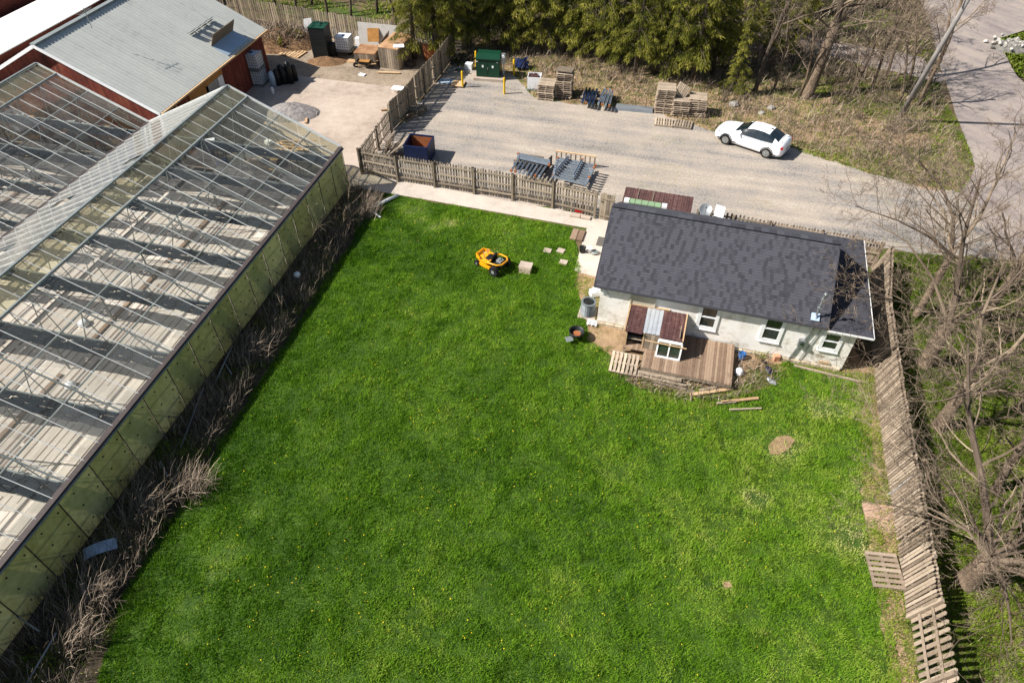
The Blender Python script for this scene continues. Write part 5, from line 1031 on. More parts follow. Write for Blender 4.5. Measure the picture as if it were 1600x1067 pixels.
for i in range(3): barrel(['left', 'middle', 'right'][i] + ' black barrel at the fence behind the roof', hp(3.75 + i * .55, 7.55, 0), .22, 1.3, 'black', 'black_barrel', 'black barrels behind the house')

# ---------------------------------------------------------------- racking bundles
def beams(specs, grp, fmt, m):
    for i, (p, q, wv, z, mm) in enumerate(specs):
        a = G(*p, z); c = G(*q, z); ctr = (a + c) / 2; b = MB(); d = (c - a).normalized(); n = d.cross(Vector((0, 0, 1)))
        b.bar(a - ctr, c - ctr, wv, .05); b.bar(a - ctr + n * (wv / 2 - .012) + Vector((0, 0, .05)), c - ctr + n * (wv / 2 - .012) + Vector((0, 0, .05)), .02, .06); b.bar(a - ctr - n * (wv / 2 - .012) + Vector((0, 0, .05)), c - ctr - n * (wv / 2 - .012) + Vector((0, 0, .05)), .02, .06)
        o = b.build('steel_beam', M[mm]); o.location = ctr; tag(o, fmt % (ORD[i] if i else 'first'), 'beam', grp)
        for k, e in enumerate((a, c)):
            bb = MB(); bb.box((e - ctr) + Vector((0, 0, .02)), (.12, .12, .14), math.atan2(d.y, d.x)); bb.build('end_plate', M['rust'] if rng.random() < .35 else M[mm], o)
sp = [((799 + i * 6.2, 267 + i * 1.4), (815 + i * 6.2, 243 + i * 1.4), .085, .75, 'steelblue') for i in range(8)]
beams(sp, 'steel beams of the left bundle', '%s beam from the left, lying crosswise in the left bundle behind the path fence', 'steelblue')
beams([((810, 241 + i * 3), (858, 252 + i * 3), .075, .92 + .02 * i, 'steelblue') for i in range(3)], 'long steel beams on the left bundle', '%s from the back of the long beams lying across the left bundle', 'steelblue')
beams([((865 + i * 1.0 - 1.5, 277 - i * 3.7), (915 + i * 1.9, 289 - i * 3.7), .065, .72, 'steelblue') for i in range(9)], 'steel beams of the right bundle', '%s from the fence of the parallel beams in the right bundle', 'steelblue')
beams([((866, 272), (888, 246), .13, .9, 'steelblue'), ((896, 277), (910, 250), .13, .9, 'steelblue')], 'cross beams on the right bundle', '%s cross beam from the left on top of the right bundle', 'steelblue')
beams([((910 + i * 5.2, 160 + i * 1.2), (916 + i * 5.6, 139 + i * .6), .12, .45, 'steeldark') for i in range(4)], 'dark blue beams at the back', '%s dark blue beam from the left beside the tall pallet stack', 'steeldark')
beams([((935 + i * 5.6, 163 + i * 1.0), (945 + i * 4.2, 140 + i * .8), .12, .5, 'steelblue') for i in range(4)], 'grey beams at the back', '%s grey beam from the left of the pile beside the steel sheet', 'steelblue')
for u, v, L_, D_, lb in [(826, 262, 1.7, 1.0, 'low timber cradle under the left bundle of beams'), (892, 277, 1.9, 1.0, 'low timber cradle under the right bundle of beams'), (930, 158, 2.0, 1.0, 'low timber cradle under the beams at the back')]:
    t = T('timber_cradle', lb, 'cradle', G(u, v), YAW, 'timber cradles'); 
    zt = .66 if u < 900 else .42
    for y in (-.4, .4): b = MB(); b.box((0, y, zt - .06), (L_, .1, .1)); b.build('bearer', M['wood'], t)
    for x in (-.7, 0, .7): b = MB(); b.box((x, 0, zt / 2 - .06), (.1, D_, zt - .12)); b.build('block', M['wood'], t)
    for k in range(7): b = MB(); y = -.42 + k * .14; b.box((rng.uniform(-.05, .05), y, zt * .55), (L_, .09, .07)); b.build('inner_beam', M['steelblue'] if k % 2 else M['steeldark'], t)
t = T('rail_barrier', 'pale timber rail frame standing behind the right bundle of beams', 'frame', G(897, 262), YAW)
b = MB(); b.box((0, .3, .78), (2.55, .08, .08)); b.build('rail', M['woodtan'], t)
for i in range(9): b = MB(); b.box((-1.2 + i * .3, .3, .37), (.08, .06, .74)); b.build('slat', M['wood'], t)
b = MB(); b.box((0, 0, .6), (2.0, .06, .9), 0, 0); o = b.build('brown_board', M['gutter']); o.location = G(854, 268, 0); o.location.z = 0; o.rotation_euler = (0, 0, R(62)); o.scale = (.7, 1, .7); tag(o, 'brown side board at the right end of the left bundle', 'board')
t = T('steel_sheet', 'flat grey steel trough lying upside down at the edge of the bank', 'steel sheet', G(990, 172), YAW + R(4))
b = MB(); b.add([(-1.35, -.35, .0), (1.35, -.3, 0), (1.4, .35, 0), (-1.3, .35, 0), (-1.25, -.25, .22), (1.3, -.22, .2), (1.3, .25, .25), (-1.2, .25, .24), (.3, .0, .34)], [(0, 1, 5, 4), (1, 2, 6, 5), (2, 3, 7, 6), (3, 0, 4, 7), (4, 5, 8), (5, 6, 8), (6, 7, 8), (7, 4, 8)]); b.build('trough', M['galv'], t)

# ---------------------------------------------------------------- utility cabinet and bollards
t = T('utility_cabinet', 'dark green electrical cabinet on a concrete pad at the back of the yard', 'cabinet', G(763, 124), YAW * .55)
b = MB(); b.box((0, .45, .85), (1.75, 1.1, 1.3)); b.build('body', M['greencab'], t)
b = MB(); b.add([(-.93, -.2, 1.5), (.93, -.2, 1.5), (.93, 1.1, 1.55), (-.93, 1.1, 1.55), (-.93, -.2, 1.58), (.93, -.2, 1.58), (.85, .3, 1.78), (-.85, .3, 1.78), (.85, .95, 1.78), (-.85, .95, 1.78), (.93, 1.1, 1.62), (-.93, 1.1, 1.62)], [(0, 1, 5, 4), (4, 5, 6, 7), (7, 6, 8, 9), (9, 8, 10, 11), (1, 2, 10, 8, 6, 5), (0, 4, 7, 9, 11, 3), (3, 11, 10, 2), (0, 3, 2, 1)]); b.build('roof', M['greencab'], t)
for x in (-.435, .435):
    b = MB(); b.box((x, -.115, .82), (.82, .03, 1.18)); dr = b.build('door', M['greencab'], t); b = MB(); b.box((x * .85, -.135, 1.0), (.13, .01, .17)); b.build('warning_label', M['white'], dr)
    b = MB(); b.box((x * 1.75 - .05, -.137, 1.34), (.2 if x < 0 else .12, .01, .06)); b.build('number_plate', M['white'], dr)
b = MB(); b.box((0, -.14, .85), (.04, .04, .16)); b.build('handle', M['alugrey'], t)
b = MB(); b.box((.05, .35, .1), (2.2, 1.55, .2)); b.build('pad', M['concrete'], t)
t = T('meter_post', 'grey electric meter on a post right of the green cabinet', 'meter', G(787, 122), 0)
b = MB(); b.bar((0, 0, 0), (0, 0, 1.3), .1, .08); b.build('post', M['galv'], t); b = MB(); b.box((0, -.02, 1.45), (.3, .18, .75)); b.build('box', M['galv'], t); b = MB(); b.tube([(0, -.1, 1.65), (0, -.2, 1.65)], .1, 14); b.build('dial', M['whiteplastic'], t)
for u, v, lb in [(723, 137, 'yellow bollard nearest the plank fence, front left of the cabinet'), (744, 105, 'yellow bollard behind the cabinet on its left'), (788, 147, 'yellow bollard in front of the cabinet on its right'), (803, 118, 'yellow bollard behind the cabinet on its right')]:
    b = MB(); b.lathe((0, 0, 0), [(.075, 0), (.075, 1.15), (.06, 1.2), (.03, 1.23), (0, 1.235)], 14); o = b.build('bollard', M['yellow'], None, True); o.location = G(u, v); tag(o, lb, 'bollard', 'yellow bollards around the cabinet')
t = T('cube_crate', 'white box crate full of red scraps beside the short pallet stack', 'crate', G(835, 139), YAW * .5)
b = MB(); b.box((0, -.42, .6), (.95, .04, .85)); b.box((-.46, 0, .6), (.04, .8, .85)); b.box((.46, 0, .6), (.04, .8, .85)); b.box((0, .42, .6), (.95, .04, .85)); b.build('shell', M['whiteplastic'], t); b = MB(); b.box((0, 0, .08), (.98, .9, .12)); b.build('base', M['alugrey'], t)
b = MB()
for i in range(22): b.box((rng.uniform(-.35, .35), rng.uniform(-.32, .32), .85 + rng.random() * .16), (.2, .14, .12), rng.uniform(0, 3), rng.uniform(-.5, .5))
b.build('scraps', M['rustroof'], t)
t = T('white_board', 'pale boards lying on the gravel at the first bollard', 'boards', G(716, 132), YAW); b = MB(); b.box((0, 0, .06), (.95, .8, .08)); b.box((.05, -.15, .13), (.9, .9, .03), .1); b.build('stack', M['woodtan'], t)
b = MB(); b.box((0, 0, .05), (1.1, .75, .05)); o = b.build('glass_sheet', M['paleblue']); o.location = G(698, 128); o.rotation_euler = (0, 0, YAW); tag(o, 'pale blue framed sheet lying in the fence shade', 'sheet')
crate_obj('white_box', 'small white box on the ground left behind the cabinet', 'box', G(733, 108), (.55, .45, .45), M['whiteplastic'])
b = MB(); rs = random.Random(4)
for i in range(9): b.slab([(rs.uniform(-.6, 0), rs.uniform(-.5, 0), rs.uniform(.2, .5)), (rs.uniform(.1, .7), rs.uniform(-.5, 0), rs.uniform(.1, .6)), (rs.uniform(.1, .6), rs.uniform(.1, .6), rs.uniform(.3, .9)), (rs.uniform(-.6, 0), rs.uniform(.1, .5), rs.uniform(.2, .8))], .02)
o = b.build('blue_tarp', M['bluedark']); o.location = G(814, 108); tag(o, 'crumpled blue tarp behind the right rear bollard', 'tarp')
for i, (u, v, s, m, lb) in enumerate([(720, 100, .8, 'black', 'black rubbish heap in the shade of the corner'), (712, 112, .5, 'alugrey', 'grey scrap beside the plank fence'), (735, 92, .9, 'darkwood', 'dark scrap heap under the left conifers'), (640, 185, .6, 'dirt', 'low heap of soil by the plank fence')]):
    rs = random.Random(50 + i); b = MB()
    for k in range(14): b.box((rs.uniform(-s, s), rs.uniform(-s, s) * .6, rs.uniform(.05, .3)), (rs.uniform(.1, .9), .08, .08), rs.uniform(0, 3), 0, rs.uniform(-.4, .4))
    o = b.build('scrap_heap', M[m]); o.location = G(u, v); tag(o, lb, 'scrap', 'scrap heaps in the yard corner')

# ---------------------------------------------------------------- blue skip
t = T('blue_skip', 'open dark blue steel skip with rusty inside', 'skip', G(657, 247), R(-12))
b = MB(); w_, d_, h_ = 1.5, 1.45, 1.15
b.slab([(-w_ / 2, -d_ / 2, 0), (-w_ / 2, -d_ / 2, h_), (w_ / 2, -d_ / 2, h_), (w_ / 2, -d_ / 2, 0)], .05); b.box((-w_ / 2, 0, h_ / 2), (.05, d_, h_)); b.box((w_ / 2, 0, h_ / 2), (.05, d_, h_)); b.box((0, d_ / 2, h_ / 2), (w_, .05, h_)); b.box((0, 0, .06), (w_, d_, .06)); b.build('shell', M['bluedark'], t)
b = MB(); b.box((0, d_ / 2 - .035, h_ / 2), (w_ - .06, .015, h_ - .12)); b.box((w_ / 2 - .035, 0, h_ / 2), (.015, d_ - .12, h_ - .05)); b.box((0, 0, .1), (w_ - .1, d_ - .1, .02)); b.build('rusty_lining', M['rust'], t)
b = MB()
for y in (-d_ / 2, d_ / 2): b.bar((-w_ / 2, y, h_ + .02), (w_ / 2, y, h_ + .02), .08, .06)
for x in (-w_ / 2, w_ / 2): b.bar((x, -d_ / 2, h_ + .02), (x, d_ / 2, h_ + .02), .08, .06)
b.build('rim', M['bluedark'], t)
t = T('skip_lid', 'ribbed grey lid panel leaning on the left side of the skip', 'lid', G(657, 247), R(-12))
for i in range(9): b = MB(); b.slab([(-1.95, -.74 + i * .166, .3), (-.80, -.74 + i * .166, 1.2), (-.80, -.6 + i * .166, 1.2), (-1.95, -.6 + i * .166, .3)], .04); b.build('slat', M['wood'], t)

# ---------------------------------------------------------------- barn yard things
def ibc(label, loc, rz):
    t = T('liquid_tote', label, 'tote', loc, rz, 'caged liquid totes by the barn'); b = MB(); b.prism([(-.52, -.46), (.52, -.46), (.52, .46), (-.52, .46)], .16, 1.1); b.build('tank', M['whiteplastic'], t)
    b = MB()
    for z in (.18, .38, .58, .78, .98, 1.12):
        for s in (-.49, .49): b.bar((-.56, s, z), (.56, s, z), .02, .02)
        for s in (-.55, .55): b.bar((s, -.5, z), (s, .5, z), .02, .02)
    for i in range(7):
        x = -.55 + i * 1.1 / 6
        for s in (-.5, .5): b.bar((x, s, .14), (x, s, 1.13), .02, .02, (1, 0, 0))
    for i in range(6):
        y = -.5 + i / 5
        for s in (-.56, .56): b.bar((s, y, .14), (s, y, 1.13), .02, .02, (1, 0, 0))
    b.build('cage', M['galv'], t); b = MB(); b.box((0, 0, .07), (1.18, 1.0, .13)); b.build('pallet_base', M['alugrey'], t); b = MB(); b.cyl((0, 0, 1.1), .12, .05, 12); b.build('cap', M['blue'], t)
pI = G(405, 131); ibc('lower caged white tote by the barn wall', pI, R(-10)); ibc('upper caged white tote stacked by the barn wall', pI + Vector((0, 0, 1.18)), R(-12))
t = ibc('white caged tote standing on the flat trolley', G(540, 78, .4) , R(-10))
t = T('flat_trolley', 'low flat trolley with dark wheels carrying a tote', 'trolley', G(537, 82), R(-10)); b = MB(); b.box((0, 0, .35), (1.9, 1.1, .07)); b.build('platform', M['wood'], t)
for x in (-.7, .7):
    for y in (-.42, .42): b = MB(); b.tube([(x, y - .06, .16), (x, y + .06, .16)], .16, 14); b.build('wheel', M['rubber'], t)
for i, (u, v, h, r, m, lb) in enumerate([(428, 135, 1.1, .22, 'paleblue', 'pale grey gas cylinder right of the totes'), (436, 133, 1.2, .24, 'black', 'first black drum right of the gas cylinder'), (446, 131, 1.3, .24, 'black', 'middle black drum of the row by the totes'), (455, 130, 1.6, .25, 'black', 'tallest black drum of the row by the totes'), (462, 126, 1.2, .22, 'black', 'last black drum at the right of the row by the totes'), (441, 122, 1.0, .25, 'black', 'black drum standing behind the others by the totes')]):
    b = MB(); b.lathe((0, 0, 0), [(0, 0), (r, 0), (r * 1.02, h * .7), (r * .8, h * .9), (r * .4, h), (0, h)], 12); o = b.build('drum', M[m], None, True); o.location = G(u, v); tag(o, lb, 'drum', 'drums by the barn')
def heap(name, label, loc, rx, ry, h, m, cat, n=26, seed=1):
    V = []; F = []
    for i in range(n + 1):
        for j in range(n + 1):
            x = -1 + 2 * i / n; y = -1 + 2 * j / n; d = math.hypot(x, y); z = max(0, 1 - d) ** .75 * (.7 + .6 * float(fbm(x * 2 + seed, y * 2, .7, seed))); V.append((x * rx, y * ry, z * h - .01))
    for i in range(n):
        for j in range(n): q = i * (n + 1) + j; F.append((q, q + n + 1, q + n + 2, q + 1))
    me = bpy.data.meshes.new(name); me.from_pydata(V, [], F); me.materials.append(M[m]); me.attributes.new('var', 'FLOAT', 'FACE'); o = bpy.data.objects.new(name, me); C.objects.link(o); o.location = loc; tag(o, label, cat); return o
heap('gravel_heap', 'heap of grey gravel at the end of the greenhouse', G(455, 178), 2.0, 1.3, .8, 'gravelpile', 'gravel heap')
heap('soil_heap', 'low gravelly soil mound behind the tote trolley', G(512, 96), 1.6, 1.0, .4, 'mulch', 'soil heap', seed=3)
t = heap('brush_heap', 'big heap of dead brush and soil against the far fence', G(440, 66), 3.6, 2.4, 1.0, 'mulch', 'brush heap', seed=5)
o = stalks('brush_stems', lambda n: (nr.normal(0, 1.5, n), nr.normal(0, .9, n)), 1500, M['dry'], None, (.4, 1.3), (.02, .05), None, .6, .8, spread=.8); o.parent = t
for i, (u, v) in enumerate([(437, 70), (446, 52), (455, 58), (468, 60)]): shrub('dark_shrub_cutting', ['dark green cutting at the front of the brush heap', 'dark green cutting at the top of the brush heap', 'dark green cutting in the middle of the brush heap', 'dark green cutting at the right of the brush heap'][i], G(u, v, .5), .8, 14, 400 + i, 'needle', 'dark cuttings on the brush heap', 1.4, 'cutting', 1, .04)
t = T('wrapped_stack', 'tall black wrapped stack with green top leaning by the far fence', 'stack', G(507, 90), R(-10)); b = MB()
for i in range(9): b.box((0, 0, .14 + i * .27), (1.25 + rng.uniform(-.04, .04), 1.2, .26))
b.build('wrapped_goods', M['black'], t); b = MB(); b.box((0, 0, 2.46), (1.3, 1.25, .06)); 
for i in range(10): b.cyl((rng.uniform(-.5, .5), rng.uniform(-.5, .5), 2.46), .1, .08, 8)
b.build('top', M['greencab'], t)
crate_obj('black_bin', 'short black bin in front of the wrapped stack', 'bin', G(519, 90), (.7, .6, 1.1), M['black'], R(-10))
b = MB(); b.slab([(0, 0, 0), (.7, 0, .1), (.8, .3, 1.6), (.15, .3, 1.5)], .04); o = b.build('leaning_board', M['white']); o.location = G(476, 62); tag(o, 'white board leaning on the far fence by the brush heap', 'board')
def crate(label, loc, rz, d, rust=True, grp='big wooden crates by the far fence'):
    t = T('wooden_crate', label, 'crate', loc, rz, grp); n = int(d[0] / .17)
    b = MB()
    for i in range(n): x = -d[0] / 2 + (i + .5) * d[0] / n; b.box((x, -d[1] / 2, d[2] / 2), (d[0] / n - .02, .04, d[2])); b.box((x, d[1] / 2, d[2] / 2), (d[0] / n - .02, .04, d[2]))
    n = int(d[1] / .17)
    for i in range(n): y = -d[1] / 2 + (i + .5) * d[1] / n; b.box((-d[0] / 2, y, d[2] / 2), (.04, d[1] / n - .02, d[2])); b.box((d[0] / 2, y, d[2] / 2), (.04, d[1] / n - .02, d[2]))
    b.build('sides', M['wood'], t); b = MB(); b.box((0, 0, d[2] + .02), (d[0] + .06, d[1] + .06, .05)); b.build('lid', M['cratelid'], t); return t
M['cratelid'] = mat('brown_stained_lid', [(.1, srgb(120, 84, 56)), (.6, srgb(166, 128, 94)), (.9, srgb(190, 156, 120))], ((1.5, .5), (9, .3)), .3, .85)
crate('long grey crate with a white sheet on its brown lid', G(622, 96), R(72), (2.9, 1.6, 1.55)); crate('low crate behind the wheelbarrow', G(577, 98), R(-10), (1.6, 1.6, 1.0))
b = MB(); b.box((0, 0, 0), (.8, .6, .03)); b.cyl((.05, 0, .02), .08, .04, 8); o = b.build('white_sheet', M['white']); o.location = G(623, 72, 1.63); o.rotation_euler = (0, 0, .1); tag(o, 'white sheet with a dark spot lying on the long crate', 'sheet')
t = T('slatted_screen', 'slatted dark crate side leaning between the two big crates', 'panel', G(598, 98), R(80))
for i in range(8): b = MB(); b.slab([(-.1 + i * .26, .35, .0), (.14 + i * .26, .35, .0), (.14 + i * .26, -.1, 1.7), (-.1 + i * .26, -.1, 1.7)], .04); b.build('board', M['wood'], t)
b = MB(); b.box((0, 0, 0), (.9, 1.0, .04), 0, .3); o = b.build('plywood_sheet', M['osb']); o.location = G(583, 55, 1.1); o.rotation_euler = (R(40), 0, 0); tag(o, 'orange plywood sheet propped behind the low crate', 'board')
t = T('wheelbarrow', 'dark wheelbarrow with brown load parked in front of the low crate', 'wheelbarrow', G(571, 107), R(170))
b = MB(); b.add([(-.35, -.22, .35), (.35, -.18, .35), (.35, .18, .35), (-.35, .22, .35), (-.5, -.33, .62), (.55, -.26, .62), (.55, .26, .62), (-.5, .33, .62)], [(3, 2, 1, 0), (0, 1, 5, 4), (1, 2, 6, 5), (2, 3, 7, 6), (3, 0, 4, 7)]); b.build('tray', M['black'], t); b = MB(); b.box((0, 0, .55), (.8, .48, .06)); b.build('load', M['osb'], t)
b = MB(); b.tube([(.75, -.04, .2), (.75, .04, .2)], .2, 14); b.build('wheel', M['rubber'], t)
for s in (-.2, .2):
    b = MB(); b.bar((.75, s * .4, .2), (-1.0, s * 1.4, .55), .04, .04); b.build('handle', M['woodtan'], t); b = MB(); b.bar((-.3, s, .4), (-.35, s, 0), .03, .03); b.build('leg', M['black'], t)
barrel('rusty drum with scrap on top behind the plank fence', G(672, 92), .5, 1.2, 'rust', 'rusty_drum')
b = MB()
for i in range(10): b.box((rng.uniform(-.5, .5), rng.uniform(-.5, .5), .1 + rng.random() * .3), (.3, .2, .1), rng.random() * 3, .4)
o = b.build('scrap', M['galv']); o.location = G(672, 92) + Vector((0, 0, 1.2)); tag(o, 'pale scrap heaped on the rusty drum', 'scrap')
b = MB(); b.box((0, 0, .35), (.9, .6, .04)); b.bar((-.4, 0, 0), (-.4, 0, .35), .05, .05); b.bar((.4, 0, 0), (.4, 0, .35), .05, .05); o = b.build('low_table', M['white']); o.location = G(623, 145); o.rotation_euler = (0, 0, YAW); tag(o, 'small white table against the plank fence on the concrete', 'table')
for i, (p, q, lb) in enumerate([((475, 180), (495, 178), 'dark plank lying on the concrete by the gravel heap'), ((480, 170), (478, 192), 'tan plank leaning by the gravel heap'), ((595, 172), (606, 171), 'thin stick on the concrete near the plank fence'), ((470, 72), (497, 54), 'long tan board beside the brush heap'), ((476, 76), (498, 60), 'second long board beside the brush heap'), ((590, 113), (625, 114), 'plank on the ground in front of the long crate'), ((490, 172), (494, 175), 'pale offcut by the gravel heap')]):
    a = G(*p, .1); c = G(*q, .1); ct = (a + c) / 2; b = MB(); b.bar(a - ct, c - ct, .16, .06); o = b.build('loose_plank', M['woodtan']); o.location = ct; tag(o, lb, 'plank', 'loose planks in the barn yard')
for u, v, d, m, lb in [(565, 68, (.8, .7, .5), 'whiteplastic', 'white bags piled between trolley and low crate'), (560, 80, (.6, .5, .35), 'paleblue', 'pale blue bag in front of the white bags'), (552, 97, (.9, .5, .1), 'woodtan', 'flat pale carton on the ground behind the wheelbarrow')]:
    crate_obj('bag', lb, 'bag', G(u, v), d, M[m], R(-14))
for u, v, d, m, lb in [(548, 62, (.7, .6, .6), 'wood', 'grey wooden box behind the tote trolley'), (604, 66, (.9, .5, .8), 'wood', 'open wooden box between the two big crates at the fence'), (642, 104, (.6, .5, .4), 'gutter', 'dark brown box right of the long crate'), (652, 78, (.8, .6, .5), 'wood', 'grey wooden box beside the rusty drum'), (530, 60, (.6, .5, .9), 'alugrey', 'grey box right of the wrapped stack'), (566, 118, (.5, .3, .1), 'white', 'flat white board lying in front of the wheelbarrow')]:
    crate_obj('yard_box', lb, 'box', G(u, v), d, M[m], R(rng.uniform(-30, 10)))
for i, (u, v, h, lb) in enumerate([(556, 318, 2.2, 'tall dead bush at the far corner of the greenhouse'), (532, 362, 2.0, 'dead bush beside the far end of the greenhouse wall'), (498, 410, 1.6, 'dead bush farther down the greenhouse wall'), (380, 545, 1.5, 'dead bush halfway down the greenhouse wall'), (330, 640, 1.2, 'dead bush below the middle of the greenhouse wall')]):
    shrub('dead_bush', lb, G(u, v), h, 16, 600 + i, 'twig', 'dead bushes along the greenhouse wall', .9, 'bush', 2, .02)
barrel('white chimney pipe standing beside the gravel heap', G(427, 147), .1, .5, 'whiteplastic', 'vent_pipe')

# ---------------------------------------------------------------- along the greenhouse
t = T('downpipe', 'white downpipe lying on the lawn edge by the path', 'pipe', G(600, 318, .12), 0); a = G(577, 326, .12) - t.location; c = G(622, 305, .12) - t.location
b = MB(); b.tube([a, c], .09, 12); b.build('pipe', M['whiteplastic'], t, True); b = MB(); b.tube([a + Vector((.2, -.3, 0)), a + Vector((.75, -.8, -.04))], .05, 8); b.build('offcut', M['whiteplastic'], t)
t = T('globe_lamp', 'white globe lamp on a short post in the brush strip', 'lamp', G(468, 443), 0); b = MB(); b.lathe((0, 0, .42), [(.04, 0), (.13, .05), (.17, .14), (.15, .24), (.08, .3), (0, .31)], 16); b.build('globe', M['whiteplastic'], t, True); b = MB(); b.tube([(0, 0, 0), (0, 0, .45)], .035, 8); b.build('post', M['galv'], t)
t = T('curved_sheet', 'pale blue curved sheet lying in the brush by the greenhouse wall', 'sheet', G(158, 858, .25), R(25)); b = MB()
for i in range(6): x0 = -.55 + i * .18; zz = lambda x: -.25 * (x / .5) ** 2 * .3; b.quad((x0, -.22, zz(x0) + .1), (x0 + .18, -.22, zz(x0 + .18) + .1), (x0 + .18, .22, zz(x0 + .18) + .16), (x0, .22, zz(x0) + .16))
b.build('sheet', M['paleblue'], t, True)
for i, (p, q, z0, z1, r, lb) in enumerate([((88, 988), (40, 1070), .5, .2, .03, 'bent white pipe lying in the brush at the lower left'), ((318, 605), (282, 700), .9, .1, .02, 'thin grey pole leaning by the greenhouse wall'), ((363, 540), (330, 610), .7, .1, .025, 'grey pole lying in the brush halfway down the wall'), ((350, 565), (362, 585), .3, .2, .03, 'short pale stake in the brush strip'), ((250, 720), (262, 745), .3, .1, .03, 'short post end in the brush strip')]):
    a = G(*p, z0); c = G(*q, z1); ct = (a + c) / 2; b = MB(); b.tube([a - ct, c - ct], r, 8); o = b.build('pole', M['galv'], None, True); o.location = ct; tag(o, lb, 'pole', 'poles in the brush strip')
b = MB(); b.bar(G(40, 985, .1) * 0, G(60, 985, .1) - G(0, 945, .1), .06, .06); o = b.build('pole', M['galv']); o.location = G(0, 945, .5); tag(o, 'grey rail at the dark opening of the greenhouse wall', 'pole')

# ---------------------------------------------------------------- car
def car():
    t = T('parked_car', 'white four-door saloon car parked on the gravel', 'car', G(1172, 227), R(-38 + 180 + 0))
    # stations: x forward, half width, sill z, belt z, top z, half width of top
    st = [(2.28, .55, .30, .52, .56, .42), (2.2, .72, .22, .62, .68, .60), (2.0, .82, .20, .70, .80, .66), (1.6, .87, .20, .78, .90, .68), (1.1, .89, .20, .86, .98, .68), (.86, .89, .20, .90, 1.02, .66), (.5, .895, .20, .93, 1.22, .62), (.12, .90, .20, .95, 1.39, .58), (-.3, .90, .20, .96, 1.465, .57), (-.8, .90, .20, .98, 1.47, .56), (-1.2, .90, .20, 1.0, 1.41, .55), (-1.6, .89, .21, 1.02, 1.26, .56), (-1.9, .87, .23, 1.03, 1.10, .60), (-2.15, .82, .27, 1.0, 1.06, .62), (-2.28, .7, .32, .88, .92, .56), (-2.32, .55, .38, .66, .70, .46)]
    xs = np.array([s[0] for s in st]); X = np.concatenate([np.linspace(2.28, -2.32, 70)]); A_ = np.array(st)
    def itp(k, x): return np.interp(-x, -xs, A_[:, k])
    def ring(x):
        w_, zs, zb, zt, wt = (float(itp(k, x)) for k in range(1, 6)); zm = zs + (zb - zs) * .55
        return [(w_ * .90, zs), (w_ * .985, zs + .12), (w_, zm), (w_ * .975, zb - .05), (w_ * .94, zb), (wt + (w_ * .94 - wt) * .45, zb + (zt - zb) * .55), (wt, zt - .03), (wt * .8, zt + .012), (wt * .4, zt + .035), (0, zt + .045)]
    rings = [ring(x) for x in X]; bo = MB(); gls = {1: MB(), -1: MB()}; fg = MB(); rg = MB(); m = 10
    wx = (1.36, -1.38)
    def arch(x, z):
        for c in wx:
            if (x - c) ** 2 + (z - .32) ** 2 < .37 ** 2: return True
        return False
    for s in (1, -1):
        for i in range(len(X) - 1):
            for j in range(m - 1):
                q = [(X[i], s * rings[i][j][0], rings[i][j][1]), (X[i + 1], s * rings[i + 1][j][0], rings[i + 1][j][1]), (X[i + 1], s * rings[i + 1][j + 1][0], rings[i + 1][j + 1][1]), (X[i], s * rings[i][j + 1][0], rings[i][j + 1][1])]
                if s == -1: q = q[::-1]
                xm = (X[i] + X[i + 1]) / 2; tgt = bo
                zt, zb = float(itp(4, xm)), float(itp(3, xm))
                if j in (4, 5) and -1.62 < xm < .62 and zt - zb > .16 and not (-.42 < xm < -.36): tgt = gls[s]
                if j >= 6 and .2 < xm < .95: tgt = fg
                if j >= 6 and -1.86 < xm < -1.22: tgt = rg
                tgt.add(q, [(0, 1, 2, 3)], .5)
    for k, sg in ((0, 1), (-1, -1)):
        pts = [(X[k], y, z) for y, z in rings[k]] + [(X[k], -y, z) for y, z in rings[k][-2::-1]]; bo.add(pts, [tuple(range(len(pts))) if sg > 0 else tuple(range(len(pts) - 1, -1, -1))], .5)
    bo.build('body', M['carpaint'], t, True); gls[1].build('side_windows', M['carglass'], t, True); gls[-1].build('side_windows', M['carglass'], t, True); fg.build('windscreen', M['carglass'], t, True); rg.build('rear_window', M['carglass'], t, True)
    for c in wx:
        for s in (1, -1):
            b = MB(); y = s * .82; b.tube([(c, y - .11, .33), (c, y + .11 + .02 * s, .33)], .33, 22); wl = b.build('wheel', M['rubber'], t)
            b = MB(); b.tube([(c, y + s * .11, .33), (c, y + s * .135, .33)], .22, 18); rm = b.build('rim', M['alloy'], wl)
            for k in range(7): b = MB(); a = k * .897; b.bar((c, y + s * .145, .33), (c + .2 * math.cos(a), y + s * .14, .33 + .2 * math.sin(a)), .02, .05); b.build('spoke', M['alugrey'], wl)
            b = MB(); pts = [(c + .385 * math.cos(a), s * .885, .33 + .385 * math.sin(a)) for a in np.linspace(-.25, math.pi + .25, 14)]; b.tube(pts, .03, 6); b.build('wheel_arch', M['black'], t)
    for s in (1, -1):
        b = MB(); b.add([(2.12, s * .58, .60), (2.0, s * .80, .62), (1.82, s * .84, .78), (2.02, s * .62, .78)], [(0, 1, 2, 3) if s > 0 else (3, 2, 1, 0)]); b.v = [(x + .03, y * 1.01, z + .02) for x, y, z in b.v]; b.build('headlight', M['galv'], t)
        b = MB(); b.box((-2.17, s * .68, .86), (.16, .26, .14), s * .35); b.build('tail_light', M['red'], t)
        b = MB(); b.lathe((0, 0, 0), [(0, -.06), (.07, -.04), (.09, .02), (.06, .07), (0, .08)], 10); o = b.build('wing_mirror', M['carpaint'], t, True); o.location = (.52, s * 1.0, .98); o.scale = (.8, 1.1, 1)
        for x in (-.05, -.95): b = MB(); b.box((x, s * .905, .86), (.16, .02, .03)); b.build('door_handle', M['white'], t)
        b = MB()
        for x in (.75, -.39, -1.42): b.bar((x, s * .903, .28), (x, s * .895, .92), .008, .012, (1, 0, 0))
        b.build('door_seam', M['alugrey'], t)
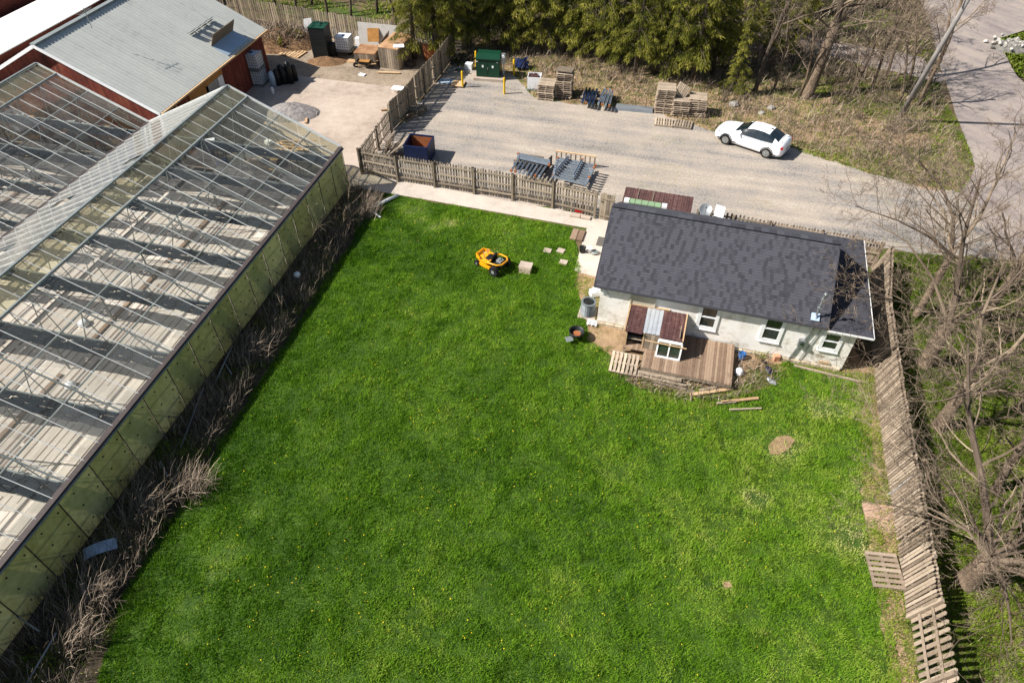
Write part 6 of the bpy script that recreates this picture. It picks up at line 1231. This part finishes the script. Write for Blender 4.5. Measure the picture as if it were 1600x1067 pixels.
    b = MB(); b.box((2.26, 0, .42), (.06, 1.0, .16)); b.build('grille', M['black'], t); b = MB(); b.box((-2.33, 0, .62), (.02, .5, .14)); b.build('number_plate', M['alugrey'], t)
    b = MB(); b.box((-1.98, 0, 1.12), (.16, 1.2, .03), 0, 0, -.1); b.build('spoiler', M['carpaint'], t); b = MB(); b.add([(-1.0, -.03, 1.51), (-1.0, .03, 1.51), (-1.16, 0, 1.56), (-1.2, 0, 1.48)], [(0, 1, 2), (1, 3, 2), (0, 2, 3)]); b.build('aerial_fin', M['black'], t)
    b = MB(); b.box((0, 0, .24), (3.6, 1.5, .1)); b.build('underbody', M['black'], t)
    for s in (1, -1):
        b = MB(); b.tube([(.62, s * .86, .97), (.1, s * .9, .99), (-.9, s * .9, 1.01), (-1.6, s * .88, 1.05)], .012, 5); b.build('window_trim', M['galv'], t)
        b = MB(); b.bar((1.95, s * .875, .34), (-1.95, s * .86, .34), .02, .07); b.build('sill_trim', M['black'], t)
        b = MB(); b.box((2.18, s * .5, .34), (.1, .2, .08)); b.build('fog_light', M['black'], t)
    b = MB(); b.tube([(.93, -.7, 1.0), (1.0, 0, 1.04), (.93, .7, 1.0)], .015, 5); b.build('bonnet_seam', M['black'], t)
    b = MB(); b.tube([(-1.88, -.62, 1.13), (-1.92, 0, 1.15), (-1.88, .62, 1.13)], .012, 5); b.build('boot_seam', M['alugrey'], t)
    b = MB(); b.box((-2.1, -.3, 1.075), (.2, .34, .02)); b.build('boot_badge', M['paleblue'], t)
    return t
car()

# ---------------------------------------------------------------- utility pole, stones
t = T('utility_pole', 'grey wooden utility pole leaning beside the road', 'utility pole', G(1403, 188), 0); p0 = G(1403, 188)
b = MB(); tp = G(1530, -30, 9.5) - p0; b.tube([(0, 0, -.1), tp * .5, tp], [.17, .15, .12], 12); b.build('pole', M['polewood'] if 'polewood' in M else S('pole_wood', (128, 124, 120), .25, .9), t, True)
b = MB(); b.bar(tp * .93 + Vector((-1, 0, 0)), tp * .93 + Vector((1, .2, 0)), .1, .12); b.build('crossarm', M['wood'], t)
heap('stone_heap', 'heap of pale stones at the far right edge of the road', G(1585, 75), 1.8, 1.3, .5, 'stonepile', 'stone heap', seed=8)
b = MB(); rs = random.Random(9)
for i in range(90): b.box((rs.gauss(0, .9), rs.gauss(0, .6), .25 + rs.uniform(-.15, .15)), (rs.uniform(.15, .35), .2, .18), rs.random() * 3, rs.random(), rs.random())
o = b.build('stones', M['stonepile']); o.location = G(1583, 74); tag(o, 'loose pale stones scattered over the roadside heap', 'stones', None, 'stuff')
for i, (u, v, s, lb) in enumerate([(1147, 165, .4, 'grey stone on the bank above the car hood'), (1205, 170, .3, 'grey stone on the bank above the car roof'), (1190, 178, .25, 'small grey stone on the bank beside the car')]):
    b = MB(); b.lathe((0, 0, 0), [(0, 0), (s, 0), (s * .9, s * .4), (s * .5, s * .7), (0, s * .72)], 7); o = b.build('rock', M['stonepile']); o.location = G(u, v); o.rotation_euler = (0, .1, i); tag(o, lb, 'rock', 'rocks on the bank')
